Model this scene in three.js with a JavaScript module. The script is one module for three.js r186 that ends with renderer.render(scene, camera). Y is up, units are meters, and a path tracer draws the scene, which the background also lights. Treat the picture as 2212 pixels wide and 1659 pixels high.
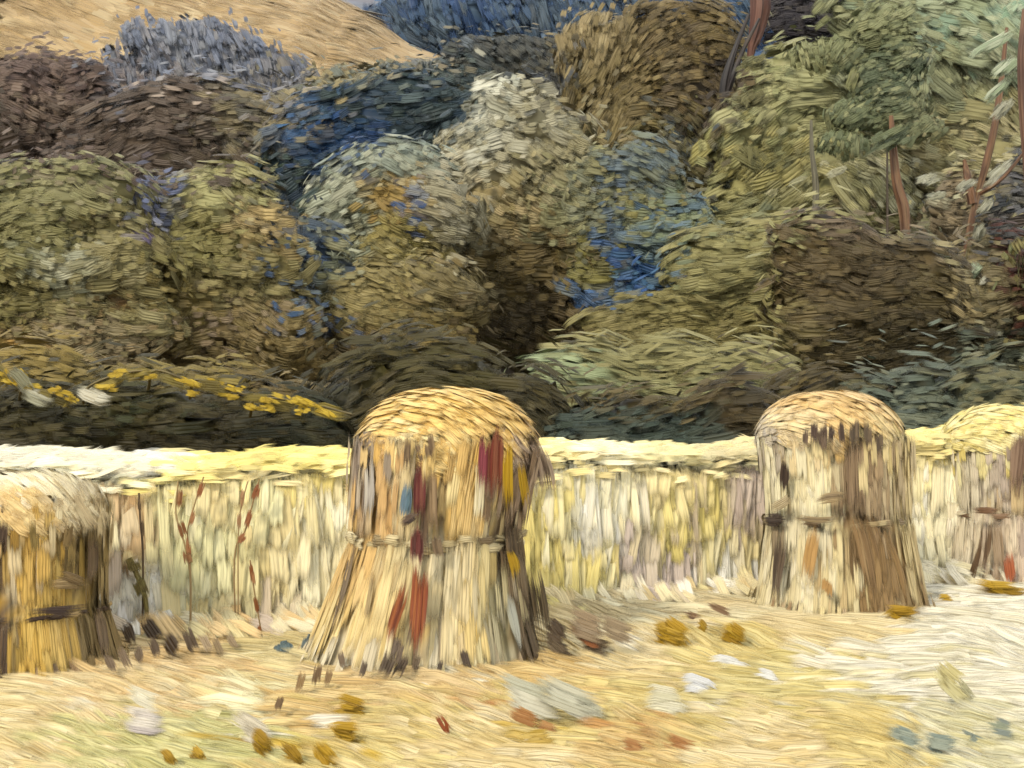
import * as THREE from 'three';

// ---------------------------------------------------------------- camera, sky, sun, exposure
const F = 2893, CX = 1106, CY = 829.5, EYE = 1.65;
const scene = new THREE.Scene();
const camera = new THREE.PerspectiveCamera(2 * Math.atan(CY / F) * 180 / Math.PI, 4 / 3, 0.1, 2000);
camera.position.set(0, EYE, 0);
camera.lookAt(0, EYE, -10);
const renderer = new THREE.WebGLRenderer({ antialias: true });
renderer.toneMapping = THREE.LinearToneMapping;
renderer.toneMappingExposure = 1.04;
renderer.shadowMap.enabled = true;
{
  const w = 256, h = 128, data = new Float32Array(w * h * 4);
  for (let j = 0; j < h; j++) for (let i = 0; i < w; i++) {
    const el = ((j + 0.5) / h - 0.5) * Math.PI, t = Math.max(0, Math.sin(el)), k = (j * w + i) * 4;
    const cl = 0.5 + 0.5 * Math.sin(i / w * Math.PI * 2 * 3 + Math.sin(el * 9) * 1.3) * Math.sin(el * 7 + 1.1);
    const b = 1.75 - 0.2 * t;
    data[k] = b * (0.96 - 0.14 * t + 0.06 * cl); data[k + 1] = b * (0.94 - 0.09 * t + 0.05 * cl); data[k + 2] = b * (0.88 + 0.02 * t); data[k + 3] = 1;
  }
  const sky = new THREE.DataTexture(data, w, h, THREE.RGBAFormat, THREE.FloatType);
  sky.mapping = THREE.EquirectangularReflectionMapping; sky.magFilter = THREE.LinearFilter; sky.needsUpdate = true;
  scene.background = sky; scene.environment = sky;
}
const sun = new THREE.DirectionalLight(0xfff0d6, 2.6);
sun.position.set(-20, 27, 17); sun.target.position.set(0, 0, -12);
sun.castShadow = true; sun.shadow.radius = 14; sun.shadow.mapSize.set(2048, 2048);
Object.assign(sun.shadow.camera, { left: -60, right: 60, top: 60, bottom: -60, near: 1, far: 200 });
scene.add(sun, sun.target);

// ---------------------------------------------------------------- helpers
const ALB = 0.62;                                     // seen colour -> base colour of the stuff itself
let seed = 1;
const reseed = (s) => { seed = s >>> 0; };
const rnd = () => { seed = (seed + 0x6D2B79F5) | 0; let t = Math.imul(seed ^ seed >>> 15, 1 | seed); t = t + Math.imul(t ^ t >>> 7, 61 | t) ^ t; return ((t ^ t >>> 14) >>> 0) / 4294967296; };
const rr = (a, b) => a + (b - a) * rnd();
const gauss = () => (rnd() + rnd() + rnd() - 1.5) / 0.75;
const pick = (a) => a[Math.floor(rnd() * a.length)];
const V = (x, y, z) => new THREE.Vector3(x, y, z);
const lin = (v) => v <= 0.04045 ? v / 12.92 : ((v + 0.055) / 1.055) ** 2.4;
const colCache = new Map();
let GAIN = 1;                                         // fibres of pale straw are paler than they look among their gaps
function col(hex) {
  if (!colCache.has(hex)) { const n = parseInt(hex, 16); colCache.set(hex, [n >> 16, n >> 8 & 255, n & 255].map(c => lin(c / 255) * ALB)); }
  return GAIN === 1 ? colCache.get(hex) : colCache.get(hex).map(v => Math.min(0.86, v * GAIN));
}
const pal = (s) => s.split(' ');
const at = (x, y, d) => V((x - CX) / F * d, EYE - (y - CY) / F * d, -d);
const gd = (y) => EYE * F / (y - CY);                  // distance of the ground at that row
const m = (px, d) => px * d / F;
const sm = (a, b, x) => { const t = Math.min(1, Math.max(0, (x - a) / (b - a))); return t * t * (3 - 2 * t); };
const hash = (x, y, z) => { const s = Math.sin(x * 127.1 + y * 311.7 + z * 74.7) * 43758.5453; return s - Math.floor(s); };
function noise(x, y, z) {
  const X = Math.floor(x), Y = Math.floor(y), Z = Math.floor(z), f = (t) => t * t * (3 - 2 * t), u = f(x - X), v = f(y - Y), w = f(z - Z);
  const L = (a, b, t) => a + (b - a) * t, h = (i, j, k) => hash(X + i, Y + j, Z + k);
  return L(L(L(h(0, 0, 0), h(1, 0, 0), u), L(h(0, 1, 0), h(1, 1, 0), u), v), L(L(h(0, 0, 1), h(1, 0, 1), u), L(h(0, 1, 1), h(1, 1, 1), u), v), w);
}
// fibre atlas: 28 ragged tufts and 4 unbroken strips; fibres run along u
const AC = 4, AR = 8;
const fibre = (() => {
  const W = 1024, H = 1024, cw = W / AC, ch = H / AR, hgt = new Float32Array(W * H), al = new Uint8Array(W * H * 4), mp = new Uint8Array(W * H * 4), nm = new Uint8Array(W * H * 4);
  const n1 = (x, s) => noise(x, s, 0.5), edge = 0;
  for (let cy = 0; cy < AR; cy++) for (let cx = 0; cx < AC; cx++) {
    const S = cy * 17.3 + cx * 41.7 + 3, solid = cy === AR - 1, per = 4.2 + 2.4 * hash(S, 1, 2), ragA = 0.16 + 0.2 * hash(S, 3, 2), ragB = 0.2 + 0.22 * hash(S, 5, 2);
    for (let y = 0; y < ch; y++) for (let x = 0; x < cw; x++) {
      const u = x / cw, v = y / ch, k = (cy * ch + y) * W + cx * cw + x;
      const wob = 0.9 * noise(u * 1.6, S, v * 1.5) + 0.35 * noise(u * 5, S, v * 3), q = v * per + wob;
      const q2 = q + 0.45 * n1(v * 9, S + 60); let h = Math.sin(q2 * 6.283) * (0.1 + 0.85 * noise(Math.floor(q2 + 0.25) * 3.7, S, u * 1.5)) + 0.85 * (noise(u * 2.5, v * 26, S) - 0.5) + 0.9 * (noise(u * 7, v * 10, S) - 0.5);
      const e0 = 0.03 + ragA * n1(v * 7, S) + 0.07 * n1(v * 26, S + 9), e1 = 0.03 + ragB * n1(v * 6, S + 20) + 0.09 * n1(v * 24, S + 31);
      const sd = 0.47 - 0.1 * n1(u * 5, S + 50) - 0.03 * n1(u * 19, S + 70), de = Math.min(u - e0, 1 - u - e1), ds = sd - Math.abs(v - 0.5 + 0.05 * (n1(u * 3, S + 8) - 0.5));
      const dry = noise(u * 4, v * 20, S + 4) - 0.22 - 0.5 * Math.max(0, (u - 0.55) / 0.45) * (0.4 + 0.9 * hash(S, 9, 1));
      const on = solid ? 1 : sm(0, 0.14 + 0.12 * hash(S, 7, 1), de) ** 0.7 * sm(0, 0.11, ds) * sm(-0.42, -0.1, dry);
      if (!solid) h += 0.9 * Math.exp(-Math.max(0, 1 - u - e1) * 22) + 0.5 * Math.exp(-Math.max(0, ds) * 26);
      hgt[k] = h; al.fill(Math.round(255 * on), k * 4, k * 4 + 3); al[k * 4 + 3] = 255;
      const g = 0.80 + 0.34 * (noise(u * 2.2, v * 16, S + 2) * 0.6 + noise(u * 6, v * 34, S + 6) * 0.4), c = Math.round(255 * Math.min(1, g));
      mp[k * 4] = c; mp[k * 4 + 1] = c; mp[k * 4 + 2] = Math.round(c * 0.985); mp[k * 4 + 3] = 255;
    }
  }
  for (let j = 0; j < H; j++) for (let i = 0; i < W; i++) {
    const k = j * W + i, dx = (hgt[j * W + Math.min(W - 1, i + 1)] - hgt[j * W + Math.max(0, i - 1)]) * 0.5, dy = (hgt[Math.min(H - 1, j + 1) * W + i] - hgt[Math.max(0, j - 1) * W + i]) * 0.5;
    const A = 5.0, x = -dx * A, y = -dy * A, l = 1 / Math.hypot(x, y, 1);
    nm[k * 4] = 127.5 + 127.5 * x * l; nm[k * 4 + 1] = 127.5 + 127.5 * y * l; nm[k * 4 + 2] = 127.5 + 127.5 * l; nm[k * 4 + 3] = 255;
  }
  const T = (d) => { const t = new THREE.DataTexture(d, W, H, THREE.RGBAFormat); t.magFilter = t.minFilter = THREE.LinearFilter; t.needsUpdate = true; return t; };
  return { map: T(mp), alphaMap: T(al), normalMap: T(nm) };
})();
const fm = (r) => new THREE.MeshPhysicalMaterial({ vertexColors: true, roughness: r, specularIntensity: 0.45, side: THREE.DoubleSide, alphaHash: true, ...fibre });
const paint = fm(0.5), straw = fm(0.48), calm = fm(0.6);
calm.normalScale = new THREE.Vector2(0.4, 0.4);
straw.normalScale = new THREE.Vector2(0.75, 0.75);
const litter = fm(0.45); litter.normalScale = new THREE.Vector2(1.5, 1.5);
const wheatStraw = fm(0.55); wheatStraw.normalScale = new THREE.Vector2(0.55, 0.55);
const bark = new THREE.MeshStandardMaterial({ vertexColors: true, roughness: 0.6, side: THREE.DoubleSide, map: fibre.map, normalMap: fibre.normalMap });
const soil = new THREE.MeshStandardMaterial({ vertexColors: true, roughness: 0.8, side: THREE.DoubleSide });

let tris = 0;
class MB {
  constructor() { this.p = []; this.c = []; this.i = []; this.t = []; }
  cell(solid) { const n = Math.floor(rnd() * 28), r = solid ? 7 : Math.floor(n / 4), c = n % 4; return [c / AC + 0.004, r / AR + 0.004, 1 / AC - 0.008, 1 / AR - 0.008]; }
  // a tuft of fibres: a bent ribbon, ragged at its ends
  dab(pos, dir, nrm, L, W, a, b, o = {}) {
    const u = dir, n = nrm.clone().addScaledVector(u, -nrm.dot(u)).normalize(), v = n.clone().cross(u);
    const cols = 2, rows = 3, bend = o.bend ?? rr(-0.12, 0.12), cup = o.cup ?? 0.05, tap = o.taper ?? 0.12, curl = o.curl ?? 0.03, [u0, v0, du, dv] = this.cell(o.solid), fl = rnd() < 0.5;
    L *= 1.32; W *= 1.3;
    const base = this.p.length / 3; let walk = rnd() * 3; const mixv = [];
    for (let j = 0; j <= cols; j++) { walk += rr(-0.6, 0.6); mixv.push(Math.min(1, Math.max(0, 0.4 + 0.5 * Math.sin(walk * 3) + gauss() * 0.2))); }
    const tone = 1 + gauss() * 0.06;
    for (let i = 0; i <= rows; i++) {
      const s = i / rows, q = 2 * s - 1;
      for (let j = 0; j <= cols; j++) {
        const t = j / cols * 2 - 1, x = q * 0.5 * L, y = t * W * 0.5 * (1 - tap * q * q) + bend * L * (q * q - 0.4), z = -cup * W * t * t - curl * L * q * q;
        this.p.push(pos.x + u.x * x + v.x * y + n.x * z, pos.y + u.y * x + v.y * y + n.y * z, pos.z + u.z * x + v.z * y + n.z * z);
        this.t.push(u0 + du * s, v0 + dv * (fl ? 1 - j / cols : j / cols));
        const k = mixv[j], g = tone;
        this.c.push((a[0] + (b[0] - a[0]) * k) * g, (a[1] + (b[1] - a[1]) * k) * g, (a[2] + (b[2] - a[2]) * k) * g);
      }
    }
    for (let i = 0; i < rows; i++) for (let j = 0; j < cols; j++) {
      const k = base + i * (cols + 1) + j;
      this.i.push(k, k + cols + 1, k + 1, k + 1, k + cols + 1, k + cols + 2);
    }
  }
  // one long streak through points [Vector3, width], facing nrm
  ribbon(pts, nrm, p, o = {}) {
    const curve = new THREE.CatmullRomCurve3(pts.map(q => q[0])), n = (pts.length - 1) * 4, base = this.p.length / 3, [u0, v0, du, dv] = this.cell(o.solid), cs = [0, 1, 2, 3, 4].map(() => col(pick(p)));
    for (let i = 0; i <= n; i++) {
      const s = i / n, c = curve.getPoint(s), t = curve.getTangent(s), k = s * (pts.length - 1), e = Math.min(pts.length - 2, Math.floor(k)), w = pts[e][1] + (pts[e + 1][1] - pts[e][1]) * (k - e), v = nrm.clone().cross(t).normalize();
      for (let j = 0; j <= 4; j++) { const a = (j / 4 - 0.5) * w * 1.15, z = 0.12 * w * (1 - (j / 2 - 1) ** 2); this.p.push(c.x + v.x * a + nrm.x * z, c.y + v.y * a + nrm.y * z, c.z + v.z * a + nrm.z * z); this.t.push(u0 + du * s, v0 + dv * j / 4); this.c.push(...cs[j]); }
    }
    for (let i = 0; i < n; i++) for (let j = 0; j < 4; j++) { const k = base + i * 5 + j; this.i.push(k, k + 5, k + 1, k + 1, k + 5, k + 6); }
  }
  // surface from a function of (u, v)
  grid(nu, nv, fn, cf, alongI) {
    const base = this.p.length / 3;
    for (let i = 0; i <= nu; i++) for (let j = 0; j <= nv; j++) {
      const q = fn(i / nu, j / nv), c = cf(i / nu, j / nv, q);
      this.p.push(q.x, q.y, q.z); this.c.push(c[0], c[1], c[2]); const g1 = alongI ? i / nu : j / nv, g2 = alongI ? j / nv : i / nu; this.t.push(0.01 + 0.23 * g1, 0.88 + 0.11 * g2);
    }
    for (let i = 0; i < nu; i++) for (let j = 0; j < nv; j++) {
      const k = base + i * (nv + 1) + j;
      this.i.push(k, k + 1, k + nv + 1, k + 1, k + nv + 2, k + nv + 1);
    }
  }
  // tapered, fibrous limb along points [Vector3, radius]
  limb(pts, cs, seg = 11) {
    const curve = new THREE.CatmullRomCurve3(pts.map(q => q[0])), n = Math.max(6, pts.length * 4), off = rnd() * 50;
    this.grid(n, seg, (s, a) => {
      const c = curve.getPoint(s), t = curve.getTangent(s), k = s * (pts.length - 1), e = Math.min(pts.length - 2, Math.floor(k));
      let r = pts[e][1] + (pts[e + 1][1] - pts[e][1]) * (k - e);
      const x = V(0, 0, 1).addScaledVector(t, -t.z).normalize(), y = t.clone().cross(x), A = a * Math.PI * 2;
      r *= 1 + 0.28 * (noise(Math.cos(A) * 3 + off, Math.sin(A) * 3, s * 3) - 0.5) + 0.25 * (noise(Math.cos(A) * 9 + off, Math.sin(A) * 9, s * 4) - 0.5);
      return c.addScaledVector(x, Math.cos(A) * r).addScaledVector(y, Math.sin(A) * r);
    }, (s, a) => { const q = cs[Math.floor(noise(Math.cos(a * 6.283) * 4 + off, Math.sin(a * 6.283) * 4, s * 4) * 0.999 * cs.length)], g = 0.85 + 0.3 * rnd(); return q.map(v => v * g); }, true);
  }
  build(name, parent, mat = paint) {
    const g = new THREE.BufferGeometry();
    const P = new Float32Array(this.p), o = parent && parent !== scene ? parent.position : null;
    if (o) for (let k = 0; k < P.length; k += 3) { P[k] -= o.x; P[k + 1] -= o.y; P[k + 2] -= o.z; }
    g.setAttribute('position', new THREE.BufferAttribute(P, 3));
    g.setAttribute('color', new THREE.BufferAttribute(new Float32Array(this.c), 3));
    g.setAttribute('uv', new THREE.BufferAttribute(new Float32Array(this.t), 2));
    g.setIndex(this.i); g.computeVertexNormals();
    tris += this.i.length / 3;
    const o3 = new THREE.Mesh(g, mat); o3.name = name; o3.castShadow = o3.receiveShadow = true;
    (parent || scene).add(o3);
    return o3;
  }
}
const used = {};
function numbered(n) { const k = used[n] = (used[n] ?? -1) + 1; return k ? `${n}_${String(k).padStart(3, '0')}` : n; }
function tag(o, label, category, group, kind) { if (label) o.userData.label = label; if (category) o.userData.category = category; if (group) o.userData.group = group; if (kind) o.userData.kind = kind; return o; }
function thing(name, label, category, pos, group) { const o = new THREE.Group(); o.name = numbered(name); o.position.copy(pos); scene.add(o); return tag(o, label, category, group); }

// a mosaic of colours over places: each spot [x, y, rx, ry, palette]; the nearer spot is the likelier one
function spotColour(spots, x, y, blend = 0.45) {
  let tot = 0; const w = spots.map(s => { const a = (x - s[0]) / s[2], b = (y - s[1]) / s[3], k = (s[5] || 1) * Math.exp(-(a * a + b * b) * 1.4) + 1e-9; tot += k; return k; });
  const one = () => { let r = rnd() * tot, i = 0; while (i < w.length - 1 && (r -= w[i]) > 0) i++; return col(pick(spots[i][4])); };
  const A = one(), B = one(), C = one(), M = [0, 1, 2].map(q => (A[q] + B[q] + C[q]) / 3);      // neighbours run into each other
  return [A.map((v, q) => v * (1 - blend) + M[q] * blend), B.map((v, q) => v * 0.75 * (1 - blend) + M[q] * (0.25 + 0.75 * blend))];
}
const UP = V(0, 1, 0);
function alongScreen(deg, n) { const a = deg * Math.PI / 180, u = V(Math.cos(a), Math.sin(a), 0); u.addScaledVector(n, -u.dot(n)); if (u.lengthSq() < 0.05) { u.set(0, 0.3, 1).addScaledVector(n, -n.dot(V(0, 0.3, 1))); } return u.normalize(); }

// terrain height
function terrain(x, z) {
  const d = -z; if (d < 24) return 0;
  const a = sm(24, 110, d) * 22, side = 1 + 0.15 * sm(5, 40, x);
  return a * side + (noise(x * 0.07, 3, z * 0.07) - 0.5) * 2.4 * sm(24, 40, d);
}

// ---------------------------------------------------------------- the setting
{
  const b = new MB(), cs = pal('d8b674 e3c98d cfa763 dcc084').map(col), dk = pal('5d5234 6a5e3a 4d4630').map(col);
  b.grid(150, 110, (u, v) => { const z = 12 - (v ** 1.7) * 172, x = (u - 0.5) * (60 - z * 1.6); return V(x, terrain(x, z) - 0.01 + (z > -13 ? 0.05 * (noise(x * 2.2, 0, z * 2.2) - 0.6) : 0), z); },
    (u, v, q) => { const c = (q.z > -13 ? cs : dk); return c[Math.floor(noise(q.x * 1.3, 1, q.z * 1.3) * 0.999 * c.length)]; });
  tag(b.build('ground', scene, soil), null, null, null, 'structure');
}
// hill of ripe grain, upper left, and the pale slope behind it
function slope(name, d, edge, thick, cs, strokes) {
  // edge: skyline points [px, py] at distance d; the hill falls towards the viewer from there
  const b = new MB();
  const sky = (x) => { let i = 0; while (i < edge.length - 2 && edge[i + 1][0] < x) i++; const t = Math.min(1, Math.max(0, (x - edge[i][0]) / (edge[i + 1][0] - edge[i][0]))); return edge[i][1] + (edge[i + 1][1] - edge[i][1]) * (0.6 * t + 0.4 * sm(0, 1, t)); };
  const pt = (x, k) => { const dd = d - thick * k, top = EYE - (sky(x) - CY) / F * d; return V((x - CX) / F * d, Math.max(-2, top * (1 - k * k * 0.75) + (noise(x * 0.006, k * 2, 2) - 0.5) * 1.2 * k), -dd); };
  const x0 = edge[0][0], x1 = edge[edge.length - 1][0];
  b.grid(70, 16, (u, v) => pt(x0 + (x1 - x0) * u, v), () => col(pick(cs)));
  b.grid(70, 2, (u, v) => { const q = pt(x0 + (x1 - x0) * u, 0); q.z -= v * thick * 0.9; q.y *= 1 - v; return q; }, () => col(pick(cs)));
  for (const s of strokes) for (let k = 0; k < s.n; k++) {
    const x = rr(s.x[0], s.x[1]), v = rr(0.002, s.v), q = pt(x, v), q2 = pt(x + 4, v), q3 = pt(x, v + 0.01);
    const ex = q2.sub(q).normalize(), n = ex.clone().cross(q3.sub(q)).normalize(); if (n.y < 0) n.negate();
    const dir = alongScreen(s.a + gauss() * 5, n); q.addScaledVector(n, rr(0.1, 0.2));
    b.dab(q, dir, n, m(s.L * rr(0.7, 1.3), d), m(s.W * rr(0.7, 1.3), d), col(pick(s.c)), col(pick(s.c)), { bend: rr(-0.03, 0.03), curl: 0, cup: 0.02 });
  }
  return tag(b.build(name, scene, calm), null, null, null, 'structure');
}
reseed(11);
slope('grain_hill', 150, [[-900, -260], [300, -190], [490, -60], [620, 2], [790, 62], [930, 150], [1300, 330]], 60, pal('c8ac7a ceb486 c0a26e'),
  [{ n: 11000, x: [-800, 960], v: 0.98, a: -17, L: 120, W: 34, c: pal('cbb084 c4a676 d2bb90 bd9f6e ccb084 c6a97a') },
   { n: 50, x: [-300, 90], v: 0.98, a: -25, L: 200, W: 50, c: pal('b7a68c c2b49c a8977c') },
   { n: 60, x: [650, 980], v: 0.3, a: -24, L: 200, W: 30, c: pal('a79c88 b8a580 8f8f90') }]);
slope('far_hill', 260, [[-2600, -500], [400, -330], [900, -260], [1600, -420], [2600, -520], [3400, -480]], 100, pal('8790a0 8a8f98 7785a0'),
  [{ n: 700, x: [300, 1000], v: 0.95, a: -10, L: 220, W: 50, c: pal('8f98a8 a5a9b0 7b8cab 6d80a4 b0aea8 94909a') },
   { n: 700, x: [900, 1500], v: 0.95, a: -60, L: 90, W: 36, c: pal('4f6f9a 5f7ba0 3f6094 6a7f98') }]);

// ---------------------------------------------------------------- foliage
function clump(b, [cx, cy, rx, ry], d, o) {
  const C = at(cx, cy, d), RX = m(rx * 1.1, d), RY = m(ry * 1.1, d), RZ = o.rz ? m(o.rz, d) : Math.min(RX, RY) * 0.62;
  const Lp = (o.L || 62) * 0.62, Wp = (o.W || 32) * 0.52, area = 3.14 * rx * ry, n = Math.round((o.dens || 1) * 9 * area / (Lp * Wp) + 10);
  const lumps = (x, y, z) => 1 + 0.8 * (noise(x * 1.9 + cx, y * 2.1 + cy, z * 2.1) - 0.5) + 0.32 * (noise(x * 5 + cx, y * 6, z * 6) - 0.5);
  const tint = (sx, sy, melt) => { if (melt && d > 20 && o.spots && ALLSPOTS.length > 6 && !o.own) { return spotColour(ALLSPOTS, sx, sy); } if (o.spots) return spotColour(o.spots, sx, sy); const p = o.pal, q = noise(sx * 0.013 + cx, sy * 0.013, d) * 0.75 + rnd() * 0.25; return [col(p[Math.min(p.length - 1, Math.floor(q * p.length))]), col(pick(p))]; };
  if (o.dens == null || o.dens > 0.75) b.grid(12, 16, (u, v) => { const e = u * Math.PI, y = Math.cos(e), h = Math.sin(e), x = Math.cos(v * 6.2832) * h, z = Math.sin(v * 6.2832) * h, r = 0.83 * lumps(x, y, z); return V(C.x + x * RX * r, C.y + y * RY * r, C.z + z * RZ * r); },
    (u, v, q) => tint(CX + q.x / -q.z * F, CY - (q.y - EYE) / -q.z * F)[0]);
  const place = (lay) => {
    const y = rr(-1, 1), a = rnd() * Math.PI * 2, h = Math.sqrt(1 - y * y); let z = Math.sin(a) * h; const x = Math.cos(a) * h;
    if (z < 0 && rnd() < 0.66) z = -z;
    const w = V(x, y, z), lump = lumps(x, y, z);
    const r = lay * lump * (1 + gauss() * 0.03), pos = V(C.x + w.x * RX * r, C.y + w.y * RY * r, C.z + w.z * RZ * r);
    const nr = V(w.x / RX, w.y / RY, w.z / RZ).normalize();
    return [pos, nr];
  };
  for (let k = 0; k < n; k++) {
    const inner = k < n * 0.12, fringe = k > n * 0.74, [pos, nr] = place(inner ? 0.93 : fringe ? 1.02 + 0.42 * rnd() ** 1.6 : 1.0);
    const nn = nr.clone().add(V(gauss() * 0.13, gauss() * 0.13 + 0.05, gauss() * 0.13 + (nr.z > 0 ? 0.3 : 0))).normalize();
    const sx = CX + pos.x / -pos.z * F, sy = CY - (pos.y - EYE) / -pos.z * F;
    const A = typeof o.ang === 'function' ? o.ang(sx, sy) : (o.ang ?? 0);
    const dir = alongScreen(A + (noise(sx * 0.012, sy * 0.012, d) - 0.5) * 3.2 * (o.jit ?? 22) + gauss() * 9, nn);
    const big = inner ? 1.7 : fringe ? rr(0.5, 0.9) : rnd() < 0.16 ? rr(1.5, 2.1) : rr(0.7, 1.15); if (fringe) dir.lerp(nr, rr(-0.3, 0.5)).addScaledVector(nn, -0.2 * dir.dot(nn)).normalize();
    const [ca, cb] = tint(sx + gauss() * 14, sy + gauss() * 14, fringe || rnd() < 0.22);
    b.dab(pos, dir, nn, m(Lp * rr(0.65, 1.35) * big, d), m(Wp * rr(0.65, 1.3) * big, d), ca, cb, { taper: o.taper, curl: Math.min(0.12, Lp / (8 * Math.min(rx, ry))), bend: o.bend != null ? o.bend + gauss() * 0.05 : undefined });
  }
}
const ALLSPOTS = [];
const BARK = pal('4a3d2e 5a4a38 3c3226 66553f').map(col);
const TREES = [];
function tree(...a) { TREES.push(a); if (a[5].spots && a[3] > 20) ALLSPOTS.push(...a[5].spots); }
function growTree(name, label, category, d, clumps, o, group) {
  reseed(Math.round(clumps[0][0] * 7 + clumps[0][1] * 13 + d * 101));
  const c0 = at(clumps[0][0], clumps[0][1], d), gy = terrain(c0.x, -d), root = thing(name, label, category, V(c0.x, gy, -d), group);
  const tr = new MB(), tw = m(o.trunk || 16, d), cs = o.bark || BARK, foot = V(c0.x, gy - 0.05, -d);
  tr.limb([[foot, tw], [foot.clone().lerp(c0, 0.4).add(V(tw * 0.6, 0, 0)), tw * 0.8], [c0, tw * 0.4]], cs);
  if (!o.bare) for (const c of clumps.slice(1)) { const q = at(c[0], c[1], d); q.y = Math.max(q.y, gy + 0.1); tr.limb([[foot.clone().lerp(c0, 0.35), tw * 0.5], [foot.clone().lerp(q, 0.6), tw * 0.4], [q, tw * 0.15]], cs, 7); }
  tr.build('trunk', root, bark);
  const cr = new MB();
  for (const c of clumps) clump(cr, c, c[4] ? d + c[4] : d, o);
  tag(cr.build('crown', root), null, null, null, 'stuff');
  return root;
}

// -- scrub on the slope between the trees
{
  const b = new MB(); reseed(8);
  const sp = [[150, 350, 300, 120, pal('574b40 665848 4d4338')], [600, 300, 300, 120, pal('55564a 6a6448 48505a')], [1100, 300, 300, 120, pal('585644 6b6444 4d4c40')], [1500, 350, 250, 150, pal('66603f 756d48 565238')], [1950, 350, 400, 250, pal('8a8860 7c7a54 969468')], [200, 650, 400, 200, pal('776d44 675d3c 857a50')], [800, 700, 300, 200, pal('6f643e 5e5434 7c7048')], [1300, 700, 250, 150, pal('6e673e 5c5636 7f784c')], [1900, 700, 400, 200, pal('5e5438 6c6142 4f4630')]];
  for (let k = 0; k < 5600; k++) {
    const d = 17.5 + 92 * rnd() ** 1.7, x = m(rr(-1700, 3900) - CX, d), q = V(x, terrain(x, -d) + rr(0.02, 0.35) * d / 30, -d), sx = CX + q.x / d * F, sy = CY - (q.y - EYE) / d * F, c = spotColour(sp, sx, sy), n = V(gauss() * 0.15, 0.7, 0.8).normalize();
    b.dab(q, alongScreen(-4 + gauss() * 14, n), n, m(rr(80, 150), d), m(rr(30, 50), d), c[0], c[1], {});
  }
  tag(b.build('scrub', scene), 'low olive and brown scrub covering the slope between the trees', 'scrub', null, 'stuff');
}
// -- far off: woods with haze put into their blue and the trees along the foot of the grain hill
const woods = new MB();
reseed(5);
for (const c of [[880, 60, 90, 60], [980, 40, 110, 80], [1090, 60, 110, 80], [1210, 30, 120, 90], [1300, 60, 90, 80], [1180, 100, 110, 60], [1420, 20, 120, 80], [1550, 10, 120, 80]])
  clump(woods, c, 170, { pal: pal('44608a 4c678c 566c84 36527f 64778a 475a70 5c6670'), L: 70, W: 26, ang: -58, jit: 18, dens: 1 });
tag(woods.build('far_wood', scene), 'wood covering the far slope at the top, haze painted in blue', 'wood', null, 'stuff');

tree('bushy_tree', 'grey-blue tree with upright feathery sprays before the ochre hill', 'tree', 78, [[400, 140, 130, 84], [300, 185, 80, 70], [540, 175, 120, 66], [630, 205, 60, 45]],
  { spots: [[400, 110, 160, 70, pal('6f788c 7d8496 5d667c 868a92 8b8a90')], [250, 160, 60, 60, pal('646b7c 776f70')], [600, 190, 90, 50, pal('777a86 686f82 8e8984')], [380, 205, 70, 36, pal('b9a898 a89b90 c2b0a0'), 1.2], [480, 240, 120, 40, pal('66605c 5a5654 7d7466')]], L: 58, W: 22, ang: 108, jit: 10, dens: 1, taper: 0.5, trunk: 10 });
tree('bushy_tree', 'purple-brown tree at the left edge below the ochre hill', 'tree', 66, [[90, 240, 140, 110], [200, 290, 140, 110], [30, 340, 120, 100]],
  { spots: [[80, 170, 130, 60, pal('6a5a54 766459 5a4a46')], [160, 300, 200, 120, pal('56483f 64544a 4b3f39 6b5e54')], [100, 240, 80, 40, pal('857464 79685c')]], L: 56, W: 26, ang: -8, jit: 26 });
tree('bushy_tree', 'dark brown tree with sweeping boughs beneath the grey-blue tree', 'tree', 60, [[360, 310, 180, 100], [480, 280, 130, 90], [260, 380, 150, 80], [560, 330, 100, 90]],
  { spots: [[330, 300, 180, 100, pal('54473c 493e35 62554a 5b5048')], [560, 280, 110, 80, pal('6f6a58 7b735c 5b5a54 8a7f60')], [480, 360, 120, 60, pal('5d5348 52483e 6c604c')]], L: 72, W: 26, ang: (x) => x < 330 ? 14 : -12, jit: 14, bend: 0.08 });
tree('bushy_tree', 'slate and ochre tree between the ochre hill and the blue wood', 'tree', 74, [[790, 215, 140, 60], [690, 235, 90, 50], [900, 190, 90, 56]],
  { spots: [[720, 190, 100, 60, pal('7c7862 8f8562 666c62 a39266')], [860, 170, 120, 70, pal('5a6868 6f7468 4d5e68 877f66')], [940, 130, 60, 40, pal('8d8268 6a7480')]], L: 50, W: 20, ang: -35, jit: 20 });
tree('bushy_tree', 'dark grey-brown tree crown below the blue wood, top centre', 'tree', 72, [[1110, 150, 150, 64], [1010, 180, 90, 60], [1210, 160, 80, 60]],
  { spots: [[1100, 130, 140, 50, pal('4d4c45 5a5950 44494b 3f4444')], [1000, 170, 80, 60, pal('46545a 55605c 3e4c54')], [1220, 150, 70, 60, pal('5d5a4c 4e5258')]], L: 56, W: 24, ang: -20, jit: 24 });
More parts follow.
